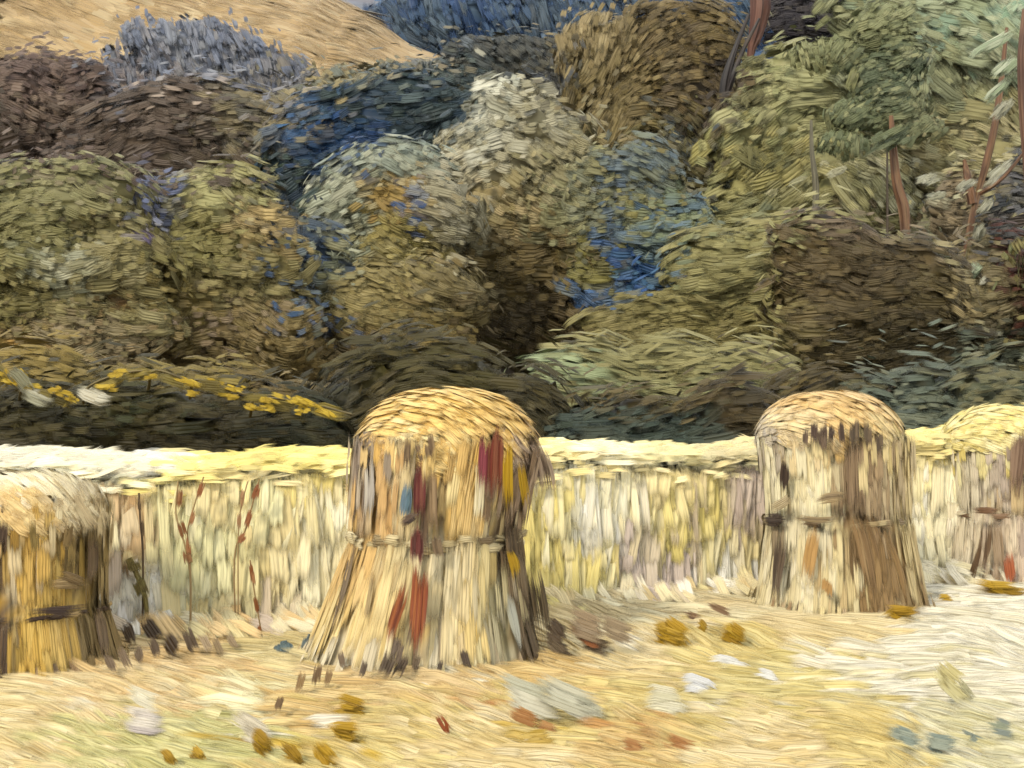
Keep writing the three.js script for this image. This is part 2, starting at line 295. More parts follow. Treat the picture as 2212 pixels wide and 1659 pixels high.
tree('bushy_tree', 'deep blue-black tree in the hollow left of the pale pointed tree', 'tree', 54, [[870, 250, 140, 70], [720, 290, 120, 80], [660, 360, 90, 90], [770, 340, 90, 70], [640, 450, 70, 80]],
  { spots: [[880, 240, 150, 60, pal('2a3a44 323f42 23384e 384645'), 1.4], [700, 300, 80, 60, pal('1a3a68 234266 22344e 304c70'), 1.8], [640, 370, 80, 60, pal('2f3e48 2b3c50 38454a 3a4a40')], [770, 300, 60, 40, pal('1c4074 264a76 243c60'), 1.8], [640, 250, 60, 40, pal('3c6088 6a7070 8a7f60')], [620, 450, 80, 50, pal('37414a 454844 2e3a44')]], L: 70, W: 28, ang: 12, jit: 16, bend: 0.1 });
tree('bushy_tree', 'brown and ochre tree right of the pale pointed tree', 'tree', 50, [[1330, 140, 110, 100], [1450, 120, 140, 110], [1530, 230, 130, 120], [1370, 270, 120, 110], [1490, 340, 120, 100]],
  { spots: [[1300, 110, 90, 70, pal('8e7e5a 80724e 9c8e6a 726646')], [1330, 210, 100, 80, pal('7a6c48 8a7c54 685c3e')], [1460, 130, 90, 90, pal('5f5338 6f6041 4d4432 7d6d48')], [1540, 210, 80, 120, pal('463d33 554a38 3a342f 635638')], [1480, 340, 120, 80, pal('6f6846 5b5a48 7d7448 4e5a60')], [1580, 60, 60, 60, pal('6c5f42 8a7a52')]], L: 60, W: 26, ang: (x, y) => 55 - (x - 1300) * 0.3, jit: 25 });
tree('pine_tree', 'dark plum-black tree crown behind the brick-red trunk at the top', 'tree', 56, [[1760, 30, 110, 70], [1860, 20, 80, 50]],
  { pal: pal('3d3a42 4a4648 34323a 55504c'), L: 66, W: 28, ang: 5, jit: 20 });
tree('broad_tree', 'big pale green tree filling the upper right slope', 'tree', 46, [[1760, 260, 170, 130], [1960, 200, 190, 150], [1660, 330, 110, 120], [2110, 120, 150, 150], [1800, 400, 190, 110], [2080, 330, 160, 130], [1640, 470, 110, 100], [2000, 30, 200, 90]],
  { spots: [[1700, 260, 110, 110, pal('93956a a0a076 85875c aba87c')], [1660, 350, 90, 70, pal('a39c62 b0a76c 918c5c')], [1980, 180, 120, 130, pal('90936e 83876a 9a9c78 787c60')], [2100, 60, 110, 80, pal('9ca486 8c9878 a8ac90 88a08a')], [2060, 330, 120, 90, pal('9a9468 8a825c a9a278 b5ac86')], [1800, 420, 150, 80, pal('9a966a 8d895e a8a378 7e7c56')], [1640, 470, 90, 80, pal('878457 767a5c 94905f')], [1950, 380, 100, 60, pal('b7b69a a8a684 c2c2ac'), 0.6]], L: 84, W: 42, ang: (x) => x < 1800 ? 12 : -28, jit: 22, trunk: 22 });
tree('pine_tree', 'dark green pine clump hanging over the pale green tree, upper right', 'tree', 41, [[1915, 60, 60, 46], [1955, 130, 50, 50], [1900, 170, 60, 40], [1935, 220, 74, 50], [1860, 250, 66, 34], [1800, 120, 80, 30], [1980, 270, 50, 30], [1830, 310, 50, 24]],
  { spots: [[1920, 160, 80, 70, pal('5c664f 525e48 68715a')], [1860, 260, 80, 50, pal('6d7556 626c52 7c8260')], [1820, 90, 90, 50, pal('7d805c 727856 8b8d66')], [1990, 240, 50, 50, pal('7a8062 868a68')], [1915, 60, 60, 40, pal('868a66 787e5c')]], L: 46, W: 20, ang: 62, jit: 40, dens: 0.8, trunk: 3, bare: true });

// -- the middle distance
tree('pointed_tree', 'tall pale grey-tan tree with a whitish pointed top, centre', 'tree', 36, [[1095, 235, 66, 62], [1060, 315, 90, 80], [1160, 320, 110, 100], [1080, 420, 140, 110], [1190, 450, 130, 120], [1050, 530, 130, 110], [1140, 580, 150, 110], [1130, 670, 160, 90]],
  { spots: [[1050, 240, 44, 80, pal('b9b9a8 c4c3b2 a9aa98')], [1075, 180, 40, 24, pal('d5d5c4 c6c8b8')], [1130, 260, 90, 70, pal('9b967a a6a188 8a866c b0ad98')], [1050, 350, 80, 50, pal('a8a48c 9a9478 b5b09a')], [1180, 360, 100, 80, pal('958e6c a29a78 857f5e')], [1080, 440, 110, 60, pal('a29068 938455 b0a078 9c946e')], [1240, 450, 70, 90, pal('86835e 747556 8f8f6a')], [990, 500, 60, 60, pal('97937a a29e84 8b8464')], [1080, 570, 110, 50, pal('6f6038 7d6d44 5f5232')], [1180, 560, 100, 70, pal('5c5034 6b5d3a 776840')], [1030, 620, 70, 60, pal('6c6140 7c7150 8a8060')], [1120, 680, 140, 60, pal('54482f 665838 4a402c')]], L: 64, W: 40, ang: (x, y) => x < 1080 && y < 420 ? 14 : -12, jit: 22, bend: 0.13, ridge: 0.5, rows: 6, dens: 1.1 });  // whitish spots at the tip paint sun from the upper left
tree('round_tree', 'grey-green rounded tree leaning on the left of the pale pointed tree', 'tree', 33, [[850, 370, 120, 60], [900, 450, 110, 90], [760, 450, 90, 80], [840, 540, 120, 90], [730, 540, 80, 80]],
  { spots: [[830, 340, 120, 34, pal('99a090 8a9488 a9ac98 7f8a80')], [740, 450, 50, 80, pal('a0a592 8b917c b0b29c 94947a')], [860, 420, 60, 44, pal('98804a a58d54 8b7544')], [895, 440, 24, 40, pal('48608a 54698a 3c5480'), 1.2], [850, 520, 80, 50, pal('90854c a0935a 827745')], [950, 430, 50, 70, pal('a8a288 98937a b2ad98')], [720, 560, 80, 60, pal('8c917a a2a68e 7c8068')], [830, 600, 90, 60, pal('877a4c 78704a 968a5c')]], L: 66, W: 32, ang: (x) => x < 820 ? 32 : -10, jit: 18, ridge: 0.45 });
tree('round_bush', 'broad olive bush at the left edge with light grey-green patches', 'bush', 27, [[120, 460, 170, 110], [40, 560, 140, 130], [200, 580, 160, 120], [90, 690, 180, 110], [250, 700, 130, 90]],
  { spots: [[120, 410, 150, 50, pal('8a8761 7b7a55 97936c')], [60, 480, 120, 70, pal('7f7c50 8f8b60 6f6b42')], [140, 580, 70, 50, pal('9ea089 8f927a adad94')], [60, 650, 110, 70, pal('7e7749 8b8355 6d663e')], [240, 640, 40, 24, pal('5a452c 6b5434'), 0.8], [230, 560, 90, 90, pal('8b8358 7c7349 99916a')], [120, 730, 100, 50, pal('9a8f70 a8926a 8c8064')], [40, 760, 70, 40, pal('b08c4c a8925a 96814a')]], L: 62, W: 30, ang: -4, jit: 16, bend: 0.09, ridge: 0.45 });
tree('round_bush', 'olive and tan bush with a yellowish crown left of the blue hollow', 'bush', 28, [[480, 470, 130, 100], [380, 560, 130, 110], [540, 560, 100, 110], [440, 670, 170, 100], [590, 690, 100, 90], [330, 470, 90, 80]],
  { spots: [[500, 410, 100, 40, pal('a09d6e 918d60 aaa57c 857f55')], [330, 440, 44, 60, pal('6b7390 5d6788 7d8090'), 0.9], [315, 500, 20, 20, pal('5b5080 5a5a86'), 0.8], [570, 480, 60, 50, pal('a8956a b39e6c 958258')], [430, 530, 100, 70, pal('87814f 7a7446 969060')], [520, 590, 90, 60, pal('857c52 938a5e 746b44')], [360, 640, 90, 60, pal('7d7040 8a7d4c 6f6238')], [470, 700, 120, 50, pal('857450 77693f 92825a 8a7a68')], [600, 740, 80, 50, pal('85744a 786a44 95855a')]], L: 62, W: 28, ang: (x) => -6 + Math.sin(x * 0.02) * 14, jit: 16, bend: 0.1, ridge: 0.45 });
tree('round_bush', 'smoky blue bush in the hollow left of centre', 'bush', 30, [[650, 580, 90, 90], [650, 680, 80, 70], [730, 720, 80, 60]],
  { spots: [[620, 530, 50, 50, pal('46566a 54606a 3c4c60')], [640, 600, 70, 50, pal('506688 4a6084 626c70')], [650, 690, 60, 40, pal('405e88 4a6484 5a6878')], [740, 720, 60, 40, pal('58647a 6a6a66 4c5a74')], [700, 620, 60, 50, pal('8a8862 757a68')]], L: 66, W: 26, ang: 6, jit: 16, bend: 0.14 });
tree('round_bush', 'tan undergrowth bush below the grey-green rounded tree', 'bush', 29, [[820, 680, 130, 80], [740, 770, 110, 60], [900, 730, 110, 80], [960, 640, 80, 80], [640, 790, 110, 60]],
  { spots: [[820, 650, 100, 50, pal('8c8052 7b7046 998c5e')], [740, 780, 110, 50, pal('6f6142 7d6c48 5e5238')], [900, 720, 100, 60, pal('7d6d40 6d5f3a 8a7a4a')], [690, 770, 50, 50, pal('927f52 a28c58')], [960, 650, 60, 60, pal('7f7450 6c6240')]], L: 66, W: 26, ang: -8, jit: 18, bend: 0.08 });
tree('round_bush', 'bright blue and olive bush right of the pale pointed tree', 'bush', 31, [[1370, 410, 90, 100], [1330, 520, 80, 90], [1430, 520, 100, 100], [1340, 620, 100, 60], [1450, 610, 90, 60], [1290, 420, 60, 90]],
  { spots: [[1380, 370, 60, 50, pal('6a7880 767c68 60707c')], [1320, 480, 30, 60, pal('45608a 566a80 6a7264'), 0.8], [1380, 440, 60, 50, pal('8a8758 777c60 98925c')], [1440, 480, 70, 60, pal('66787a 7a8464 5a7080')], [1320, 550, 40, 18, pal('2a5094 355a94 44607c'), 0.9], [1410, 595, 44, 34, pal('2c4f8c 40668f 30548a 5a7f9a'), 1], [1310, 640, 80, 24, pal('41608a 50688a 5c6c74'), 0.9], [1270, 580, 50, 40, pal('77723f 6a6640')], [1480, 560, 50, 60, pal('858458 6d7a66')], [1280, 420, 50, 80, pal('83805c 6d7260')]], L: 58, W: 26, ang: -6, jit: 20, bend: 0.1 });
tree('round_bush', 'olive-tan bush with long level sprays right of centre', 'bush', 26, [[1560, 600, 120, 100], [1480, 700, 150, 80], [1600, 710, 120, 90], [1660, 590, 90, 110], [1380, 710, 110, 60]],
  { spots: [[1560, 580, 100, 80, pal('8d885a 7e7a50 9a9566')], [1640, 600, 70, 80, pal('96905f 868050 a49c6c')], [1450, 690, 130, 50, pal('7d7548 8b8354 6f683e')], [1600, 720, 110, 60, pal('857d4c 958c5c 766e44')], [1380, 720, 90, 40, pal('7a7247 8f8659')]], L: 84, W: 24, ang: 8, jit: 9, bend: 0.04, ridge: 0.5 });
tree('round_bush', 'large dark brown bush below the rust trunk at lower right', 'bush', 24, [[1800, 560, 110, 90], [1890, 600, 110, 80], [1820, 680, 140, 100], [1960, 650, 110, 100], [1960, 760, 150, 60], [1850, 760, 130, 60]],
  { spots: [[1880, 470, 80, 40, pal('6d5f4c 5f5342 7a6d5c')], [1760, 590, 90, 70, pal('5f533a 6d5f40 52472f')], [1900, 600, 100, 70, pal('544a34 61553c 483f2e')], [1800, 700, 110, 60, pal('5a4f35 4c432e 695d3e')], [1960, 720, 120, 60, pal('443c26 50472c 3a3422')], [1990, 640, 60, 50, pal('554c32 5e5438')], [1720, 690, 40, 60, pal('766b44 6a603e')]], L: 78, W: 27, ang: (x, y) => -10 + (y - 600) * 0.06, jit: 14, bend: 0.06 });
tree('round_bush', 'brown and reddish bush at the right edge behind the birch', 'bush', 29, [[2160, 640, 110, 110], [2130, 760, 110, 80], [2220, 730, 80, 120], [2080, 640, 60, 60]],
  { spots: [[2140, 640, 80, 60, pal('827858 716750 8f8664')], [2205, 620, 30, 90, pal('5a3830 6b463a 4c3430')], [2130, 760, 90, 50, pal('5f6656 6b6c58 515a50')], [2080, 640, 50, 50, pal('8c7f5a 9c8c62')]], L: 62, W: 26, ang: -5, jit: 18 });
tree('round_bush', 'slate-dark bush behind the birch at the right edge', 'bush', 34, [[2170, 490, 90, 100], [2090, 450, 70, 70], [2220, 400, 60, 80]],
  { spots: [[2190, 500, 70, 80, pal('45484c 53544f 3b3f44 5b4d40')], [2060, 440, 60, 60, pal('7d7058 8f8064 6c6250')], [2200, 390, 60, 60, pal('55585c 66666a 6f6850')]], L: 58, W: 24, ang: -12, jit: 22 });

// -- trunks that stand in front of the foliage
function bareTrunk(name, label, d, line, cs, limbs = [], leaves, thin = 0.6) {
  reseed(line[0][0] * 3 + line[0][1]);
  const q0 = at(line[line.length - 1][0], line[line.length - 1][1], d), gy = terrain(q0.x, -d), root = thing(name, label, 'tree', V(q0.x, gy, -d));
  const c = cs.map(col), t = new MB(), pts = line.map(([x, y, r]) => [at(x, y, d), m(r * thin, d)]);
  if (q0.y > gy + 0.1) pts.push([V(q0.x + 0.05, gy - 0.1, -d), pts[pts.length - 1][1] * 1.15]);
  t.limb(pts, c); t.build('trunk', root, bark);
  for (const l of limbs) { const b = new MB(); b.limb(l.map(([x, y, r, z]) => [at(x, y, d + (z || 0)), m(r, d)]), c, 8); b.build('branch', root, bark); }
  if (leaves) { const b = new MB(); leaves(b); tag(b.build('foliage', root), null, null, null, 'stuff'); }
  return root;
}
function sprays(b, d, list, sc = 1, thin = 1) {   // each [x0, y0, x1, y1, width, palette, count]
  for (const [x0, y0, x1, y1, w, p, n = 5, spread = 10] of list) for (let k = 0; k < n * sc; k++) {
    const a = at(x0 + gauss() * spread, y0 + gauss() * spread * 0.5, d + gauss() * 0.25), e = at(x1 + gauss() * spread, y1 + gauss() * spread * 0.5, d + gauss() * 0.25);
    const nn = V(gauss() * 0.2, 0.3 + gauss() * 0.2, 1).normalize(), dir = e.clone().sub(a); const L = dir.length(); dir.normalize();
    b.dab(a.lerp(e, 0.5), dir, nn, L * (sc > 1 ? rr(0.3, 0.8) : 1), m(w * thin * rr(0.6, 1.2), d), col(pick(p)), col(pick(p)), { taper: 0.5, rag: 0.5, ridge: 0.45 });
  }
}
const MINT = pal('aebd9f bcc9ae 9cae8e c6cfb6'), GREY = pal('b5b6a2 a6a68f c6c6b4');
bareTrunk('tall_tree', 'brick-red trunk cut off by the top of the picture', 48, [[1648, -260, 20], [1640, -40, 34], [1642, 20, 36], [1632, 75, 26], [1622, 112, 13], [1618, 330, 10], [1625, 700, 14]], pal('6a4034 5e362c 744a3a 523028'), [[[1640, -40, 22], [1690, -130, 12], [1740, -220, 6]]],
  (b) => { clump(b, [1690, -230, 130, 90], 48, { pal: pal('5a5a44 6b6a4c 4c4c3c'), ang: 10 }); sprays(b, 43, [[1600, 150, 1660, 120, 40, pal('7a7853 8a865c 6a6a4a'), 9, 26], [1590, 230, 1650, 200, 40, pal('6d6a48 7d7a54'), 9, 26], [1600, 300, 1640, 380, 40, pal('7d7a50 8d8858'), 9, 30]], 3, 0.45); });
bareTrunk('slender_tree', 'dark slanting trunk left of the brick-red trunk', 46.5, [[1618, 30, 5], [1590, 100, 9], [1566, 180, 19], [1562, 240, 17], [1545, 300, 10], [1552, 420, 8], [1560, 700, 10]], pal('352e30 423838 2c282a 4c4038'),
  [[[1570, 200, 8], [1600, 120, 5], [1640, 40, 3]]], (b) => sprays(b, 46, [[1520, 300, 1560, 240, 26, pal('463d34 574b3c 3a3430'), 7, 14], [1580, 280, 1660, 180, 10, pal('c0b79a a89f80'), 1, 2], [1630, 270, 1600, 370, 34, pal('5d5a42 6b6848'), 7, 20], [1550, 340, 1570, 400, 34, pal('4c4a3c 6b6a50'), 5, 14]], 2.5, 0.5));
bareTrunk('pine_tree', 'rust-orange bare trunk rising from the dark brown bush', 25.6, [[1925, 250, 8], [1930, 330, 15], [1938, 400, 17], [1952, 450, 19], [1957, 545, 15], [1960, 700, 16]], pal('7a5436 886040 6a4830 8f6e4c'), [], (b) => sprays(b, 25.2, [[1890, 330, 1960, 270, 34, pal('5e6a52 6d765a 77805f'), 10, 40]], 3, 0.4));
bareTrunk('birch_tree', 'leaning birch with rust trunk and pale mint leaves at the right edge', 30, [[2175, 60, 6], [2160, 200, 11], [2145, 290, 13], [2128, 360, 14], [2112, 420, 10], [2098, 480, 13], [2084, 580, 12], [2075, 800, 14]], pal('7d5638 8c6444 6b4930 947350'),
  [[[2102, 440, 11], [2092, 395, 10], [2083, 345, 4]], [[2112, 420, 6], [2160, 390, 4], [2212, 330, 3]]],
  (b) => sprays(b, 28.4, [[2080, 130, 2212, 60, 26, MINT, 7, 16], [2130, 180, 2215, 110, 24, MINT, 8, 16], [2110, 235, 2200, 150, 16, MINT, 7, 12], [2140, 270, 2200, 200, 14, GREY, 8, 14], [2060, 420, 2120, 380, 16, GREY, 5, 8], [2120, 410, 2200, 330, 20, GREY, 6, 8], [2110, 470, 2150, 420, 22, GREY, 6, 10], [2100, 530, 2130, 470, 20, GREY, 7, 9], [2090, 600, 2120, 560, 22, MINT, 7, 12], [2110, 620, 2140, 590, 18, GREY, 3, 10], [1970, 400, 2040, 375, 20, GREY, 5, 14], [1990, 430, 2060, 410, 18, GREY, 5, 12], [2170, 30, 2215, 0, 26, pal('c4cfb4 b5c6a8 9ec0a4'), 7, 20]], 3, 0.5));
bareTrunk('birch_tree', 'red-brown trunk fragment cut by the right edge of the picture', 24, [[2216, 20, 12], [2206, 120, 14], [2208, 230, 12], [2222, 420, 14]], pal('74503c 644434 82604a'), []);
bareTrunk('slender_tree', 'faint grey trunk with pale level branches in the middle of the right slope', 30, [[1752, 260, 5], [1754, 330, 8], [1762, 400, 12], [1760, 480, 10], [1765, 640, 10]], pal('77735c 6a6654 858068'), [],
  (b) => sprays(b, 29.7, [[1690, 405, 1760, 375, 20, pal('a9a888 b2b090 9c9a78'), 5, 6], [1765, 385, 1850, 355, 20, pal('b0ae90 c2c0a6'), 5, 6], [1640, 430, 1700, 400, 16, pal('a8a680 b5b08a'), 4, 8]], 1.4, 0.6));

// -- the wood goes on past both edges of the picture
const OL = pal('7f784c 8b8357 6c643c 757a54'), BR = pal('57493c 665848 4d4338');
tree('round_bush', 'olive bush just outside the left edge', 'bush', 27, [[-330, 560, 190, 200], [-620, 600, 200, 190], [-250, 720, 180, 130]], { pal: OL, ang: -4 });
tree('bushy_tree', 'brown tree just outside the left edge', 'tree', 62, [[-250, 300, 220, 150], [-600, 330, 220, 160]], { pal: BR, ang: -6 });
tree('round_bush', 'olive bush just outside the right edge', 'bush', 27, [[2450, 560, 170, 200], [2750, 560, 200, 210], [2480, 740, 190, 130]], { pal: OL, ang: -4 });
tree('broad_tree', 'green tree just outside the right edge', 'tree', 46, [[2450, 240, 200, 190], [2750, 260, 220, 190]], { pal: pal('93956a 85875c a0a076 7e8862'), ang: -20 });
tree('hedge_bush', 'dark hedge going on past the left edge', 'hedge', 15.5, [[-220, 1010, 190, 140], [-520, 1010, 190, 140]], { pal: pal('3c3820 46401f 33301a'), L: 110, W: 30, ang: 0, jit: 9, rz: 110, trunk: 10 });
tree('hedge_bush', 'green hedge going on past the right edge', 'hedge', 17, [[2420, 1000, 190, 150], [2720, 1000, 190, 150]], { pal: pal('5d6450 6e6a4c 545d48'), L: 90, W: 28, ang: 0, jit: 12, rz: 110, trunk: 10 });
// -- hedge and undergrowth right behind the crop; dark browns paint tree shade
tree('hedge_bush', 'long low dark brown hedge behind the wheat on the left', 'hedge', 15.5, [[60, 1010, 180, 150], [260, 1015, 180, 150], [440, 1010, 180, 148], [620, 1010, 150, 145]],
  { spots: [[60, 900, 130, 50, pal('3c3820 46401f 33301a')], [280, 900, 140, 40, pal('433f24 504a2a 3a3f26')], [480, 920, 160, 50, pal('3c361e 464022 342f1a')], [660, 920, 90, 50, pal('34362a 2d3222 403f2a')], [330, 980, 400, 60, pal('38331c 2e2a18')]], L: 110, W: 30, ang: -2, jit: 9, bend: 0.05, rz: 110, trunk: 10 });
tree('hedge_bush', 'dark umber bush framing the top of the large stook', 'hedge', 16, [[800, 990, 140, 180], [960, 960, 180, 190], [1130, 980, 130, 170]],
  { spots: [[800, 870, 100, 60, pal('46402a 544c30 3a3622')], [960, 800, 160, 50, pal('44401f 3a361c 544c2a')], [1130, 860, 80, 70, pal('3f3a24 4b4428')], [740, 900, 50, 60, pal('383a2a 2e3222')], [960, 990, 300, 80, pal('363118 2c2816')]], L: 110, W: 30, ang: (x) => (960 - x) * 0.12, jit: 10, bend: -0.05, rz: 120, trunk: 10 });
tree('hedge_bush', 'dark teal-green hedge behind the wheat right of the large stook', 'hedge', 16, [[1280, 1020, 140, 130], [1440, 1010, 150, 140], [1590, 1000, 130, 150]],
  { spots: [[1260, 920, 100, 40, pal('45504a 3c473f 525a4e')], [1440, 925, 130, 40, pal('3d4a42 48524a 34382c')], [1580, 890, 80, 50, pal('443b26 54482f 3a3424')], [1440, 870, 160, 30, pal('5a4f30 6a5e3c 4d4630')]], L: 110, W: 28, ang: 2, jit: 9, bend: 0.05, rz: 100, trunk: 10 });
tree('hedge_bush', 'grey-green low hedge behind the two stooks on the right', 'hedge', 17, [[1800, 1000, 160, 170], [1980, 1000, 150, 160], [2140, 990, 150, 170]],
  { spots: [[1760, 850, 100, 40, pal('54492c 63562f 473f28')], [1960, 880, 110, 60, pal('616a5c 545d55 707562')], [2140, 850, 90, 40, pal('5d6450 6e6a4c')]], L: 90, W: 28, ang: 4, jit: 14, rz: 110, trunk: 10 });
tree('grass_bank', 'bank of light green level grass right of the large stook', 'grass bank', 18.5, [[1260, 860, 130, 110], [1420, 850, 170, 120], [1560, 860, 150, 110]],
  { spots: [[1200, 790, 80, 20, pal('a3b088 92a07c 8a9268'), 1.2], [1300, 820, 110, 30, pal('9aa57e 888f68 7a7c54')], [1450, 800, 160, 50, pal('8f8a5e 807b50 a09a6c')], [1500, 850, 140, 40, pal('8c8b60 9a9a70 72704a')], [1340, 860, 120, 30, pal('6d6540 7c7550 94a07c')]], L: 130, W: 22, ang: -4, jit: 8, bend: 0.03, ridge: 0.5, rz: 90, trunk: 4 });
tree('hedge_bush', 'olive-gold scrub along the hedge top at the left edge', 'bush', 18.5, [[60, 880, 150, 110], [240, 890, 170, 100], [430, 890, 170, 90], [600, 900, 140, 80]],
  { spots: [[60, 780, 110, 40, pal('8a783f 7b6b3a 998548')], [240, 800, 120, 40, pal('7a6c3c 6b5e34 87784a')], [430, 810, 130, 40, pal('7d6f3c 8b7c42 6c5f38')], [600, 840, 120, 40, pal('6a5c38 7a6a40 5c5034')], [300, 880, 300, 40, pal('5a4c2c 4d4228')]], L: 84, W: 26, ang: -8, jit: 12, bend: 0.06, rz: 90, trunk: 8 });
function gorse(label, d, stems, flowers, pale) {
  const f = at(stems[0][0][0], stems[0][0][1], d); const root = thing('gorse_bush', label, 'bush', V(f.x, 0, -d));
  reseed(stems[0][0][0] + 77);
  const gcs = pal('6a5f36 7a6c3c 5a5030');
  for (const s of stems) { const b = new MB(); b.limb([[at(s[0][0] - 20, s[0][1] + 40, d + 0.7), 0.02], ...s.map(([x, y]) => [at(x, y, d), 0.014])], gcs.map(col), 6); b.build('branch', root, bark); }
  const lf = new MB(); sprays(lf, d + 0.1, stems.flatMap(s => s.slice(1).map((q, i) => [s[i][0], s[i][1] + 6, q[0], q[1] + 8, 24, pal('7d7038 8f7f3e 6d6234 9a8a44'), 4, 10]))); tag(lf.build('foliage', root), null, null, null, 'stuff');
  if (pale) { const p = new MB(); sprays(p, d - 0.06, pale); p.build('pale_spray', root); }
  for (const [x, y, l, w, a] of flowers) {
    const b = new MB(), ca = pal('ccae34 bda02c b0942a d8bc48');
    for (let k = 0; k < 8; k++) b.dab(at(x + gauss() * l * 0.3, y + gauss() * 6, d - 0.12 + gauss() * 0.05), alongScreen(a + gauss() * 10, V(0, 0.2, 1).normalize()), V(gauss() * 0.2, 0.3, 1).normalize(), m(l * rr(0.4, 0.8), d), m(w * rr(0.35, 0.6), d), col(pick(ca)), col(pick(ca)), { cols: 5, taper: 0.5, rag: 0.4, ridge: 0.5 });
    b.build('blossom', root);
  }
}
gorse('gorse with yellow blossom trailing along the dark hedge towards the large stook', 14.2, [[[200, 830], [270, 805], [340, 800]], [[340, 800], [420, 825], [490, 830]], [[430, 820], [520, 850], [600, 855]], [[560, 860], [660, 870], [760, 895]]],
  [[262, 806, 46, 18, 10], [232, 835, 50, 16, 4], [330, 812, 34, 16, 0], [405, 828, 60, 18, -24], [415, 850, 34, 14, -15], [455, 828, 44, 18, -10], [495, 856, 44, 14, 4], [510, 840, 44, 12, -20], [585, 862, 52, 20, -12], [575, 880, 44, 14, -14], [655, 872, 56, 20, -14], [640, 862, 40, 14, -20], [705, 890, 60, 20, -28], [655, 885, 30, 16, 0], [545, 880, 40, 14, -8]],
  [[170, 840, 240, 865, 26, pal('c9c6b0 b5b39a d5d2c0'), 4, 8]]);
gorse('gorse with yellow and silvery sprays at the left edge above the hedge', 14.6, [[[-40, 770], [20, 815], [90, 845]], [[60, 835], [120, 850], [160, 865]]],
  [[5, 810, 50, 22, -40], [30, 825, 50, 18, -20], [-20, 790, 50, 20, -40], [75, 838, 50, 18, -15], [135, 848, 50, 18, -18], [150, 862, 34, 14, -20], [45, 806, 34, 12, -50]],
  [[20, 795, 70, 850, 26, pal('a8a890 9a9a80 b8b7a2'), 5, 8], [50, 840, 110, 875, 30, pal('b5b4a0 a2a28a c4c2b0'), 6, 12]]);

GAIN = 1.27;
for (const t of TREES) growTree(...t);
GAIN = 1;
// ---------------------------------------------------------------- standing wheat
const CREAM = pal('efe6c4 e9dfb8 f3ecd2'), PALE = pal('e6d8a6 ecdfb0 dccd98'), YEL = pal('e3d48a d9ca7e ebde9c'), OCH = pal('d9b566 cfa658 e2c47c'), LIL = pal('c6b8ae b9aaa2 d0c4ba'), GRN = pal('dfdcae d6d4a8 e6e2bc'), WHT = pal('f2efe2 e6e2d4 fbf8ec'), RUST = pal('a87850 b58a62 96643e'), TAN = pal('c9ad84 bb9c74 d8c09a'), UMB = pal('6a5944 7b6850 5a4a3a');
const edgeZ = (x) => { const t = sm(-2.2, 4.2, x); return -(8.75 + 2.6 * t); };     // front edge of the uncut wheat
const cropH = (x) => 1.12 + 0.1 * sm(2.2, 4.2, x) + 0.03 * Math.sin(x * 3.1);
const cropSpots = [[60, 1100, 200, 90, CREAM], [260, 1130, 60, 90, TAN], [320, 1250, 80, 60, WHT], [300, 1180, 50, 50, PALE], [430, 1060, 80, 60, PALE], [390, 1150, 60, 80, GRN], [460, 1200, 70, 110, GRN], [560, 1090, 60, 70, GRN], [600, 1180, 80, 90, PALE], [660, 1120, 60, 100, CREAM], [690, 1250, 60, 100, CREAM], [560, 1260, 50, 90, PALE], [590, 1280, 40, 70, LIL, 0.5], [430, 1330, 90, 50, PALE], [640, 1060, 70, 40, YEL],
  [1200, 1120, 50, 100, YEL], [1230, 1050, 70, 40, CREAM], [1260, 1120, 60, 90, WHT], [1230, 1220, 60, 60, YEL], [1300, 1180, 50, 60, YEL, 0.6], [1380, 1180, 40, 90, LIL, 0.8], [1340, 1080, 60, 50, CREAM], [1440, 1130, 50, 90, YEL], [1430, 1240, 60, 50, LIL], [1490, 1150, 30, 90, LIL, 0.6], [1530, 1130, 40, 110, YEL], [1590, 1080, 40, 60, LIL, 0.7], [1560, 1240, 60, 60, WHT], [1460, 1060, 90, 40, PALE], [1600, 1200, 40, 80, PALE], [1350, 1270, 70, 40, CREAM],
  [1960, 1050, 40, 100, WHT], [1990, 1150, 50, 100, CREAM], [2040, 1060, 60, 90, CREAM], [2100, 1060, 40, 80, LIL, 0.8], [2150, 1050, 50, 80, PALE], [2060, 1180, 70, 60, CREAM], [2180, 1180, 60, 80, LIL, 0.7], [2020, 1000, 90, 40, YEL]];
const topSpots = [[60, 985, 130, 30, pal('d8d4c2 c9c6b4 e2ddc8 b9b4a6')], [120, 1030, 130, 30, CREAM], [250, 1000, 60, 24, pal('d5d0c0 c2beb4 e2d9b8')], [350, 985, 70, 20, pal('d8d6d0 c9c9cc e8e2d0')], [420, 990, 90, 24, YEL], [560, 985, 100, 24, pal('d9cb78 cdbf74 e3d68c bdb070')], [680, 1000, 70, 24, YEL], [390, 1040, 80, 24, YEL], [600, 1030, 100, 20, PALE],
  [1240, 1000, 90, 26, pal('e2d396 ebdfae d2c184')], [1330, 985, 80, 24, CREAM], [1450, 975, 110, 24, pal('e6dca8 d5cc9c c2bc92')], [1560, 970, 80, 24, pal('cfc6a0 bdb596 dccb96')], [1400, 1020, 120, 20, PALE], [2000, 960, 80, 30, pal('d8c98a e6d694 c6b985')], [2100, 920, 110, 30, pal('ecdc96 f0e6b4 e0cc7c')], [2180, 890, 90, 26, YEL]];
reseed(21); GAIN = 1.62;
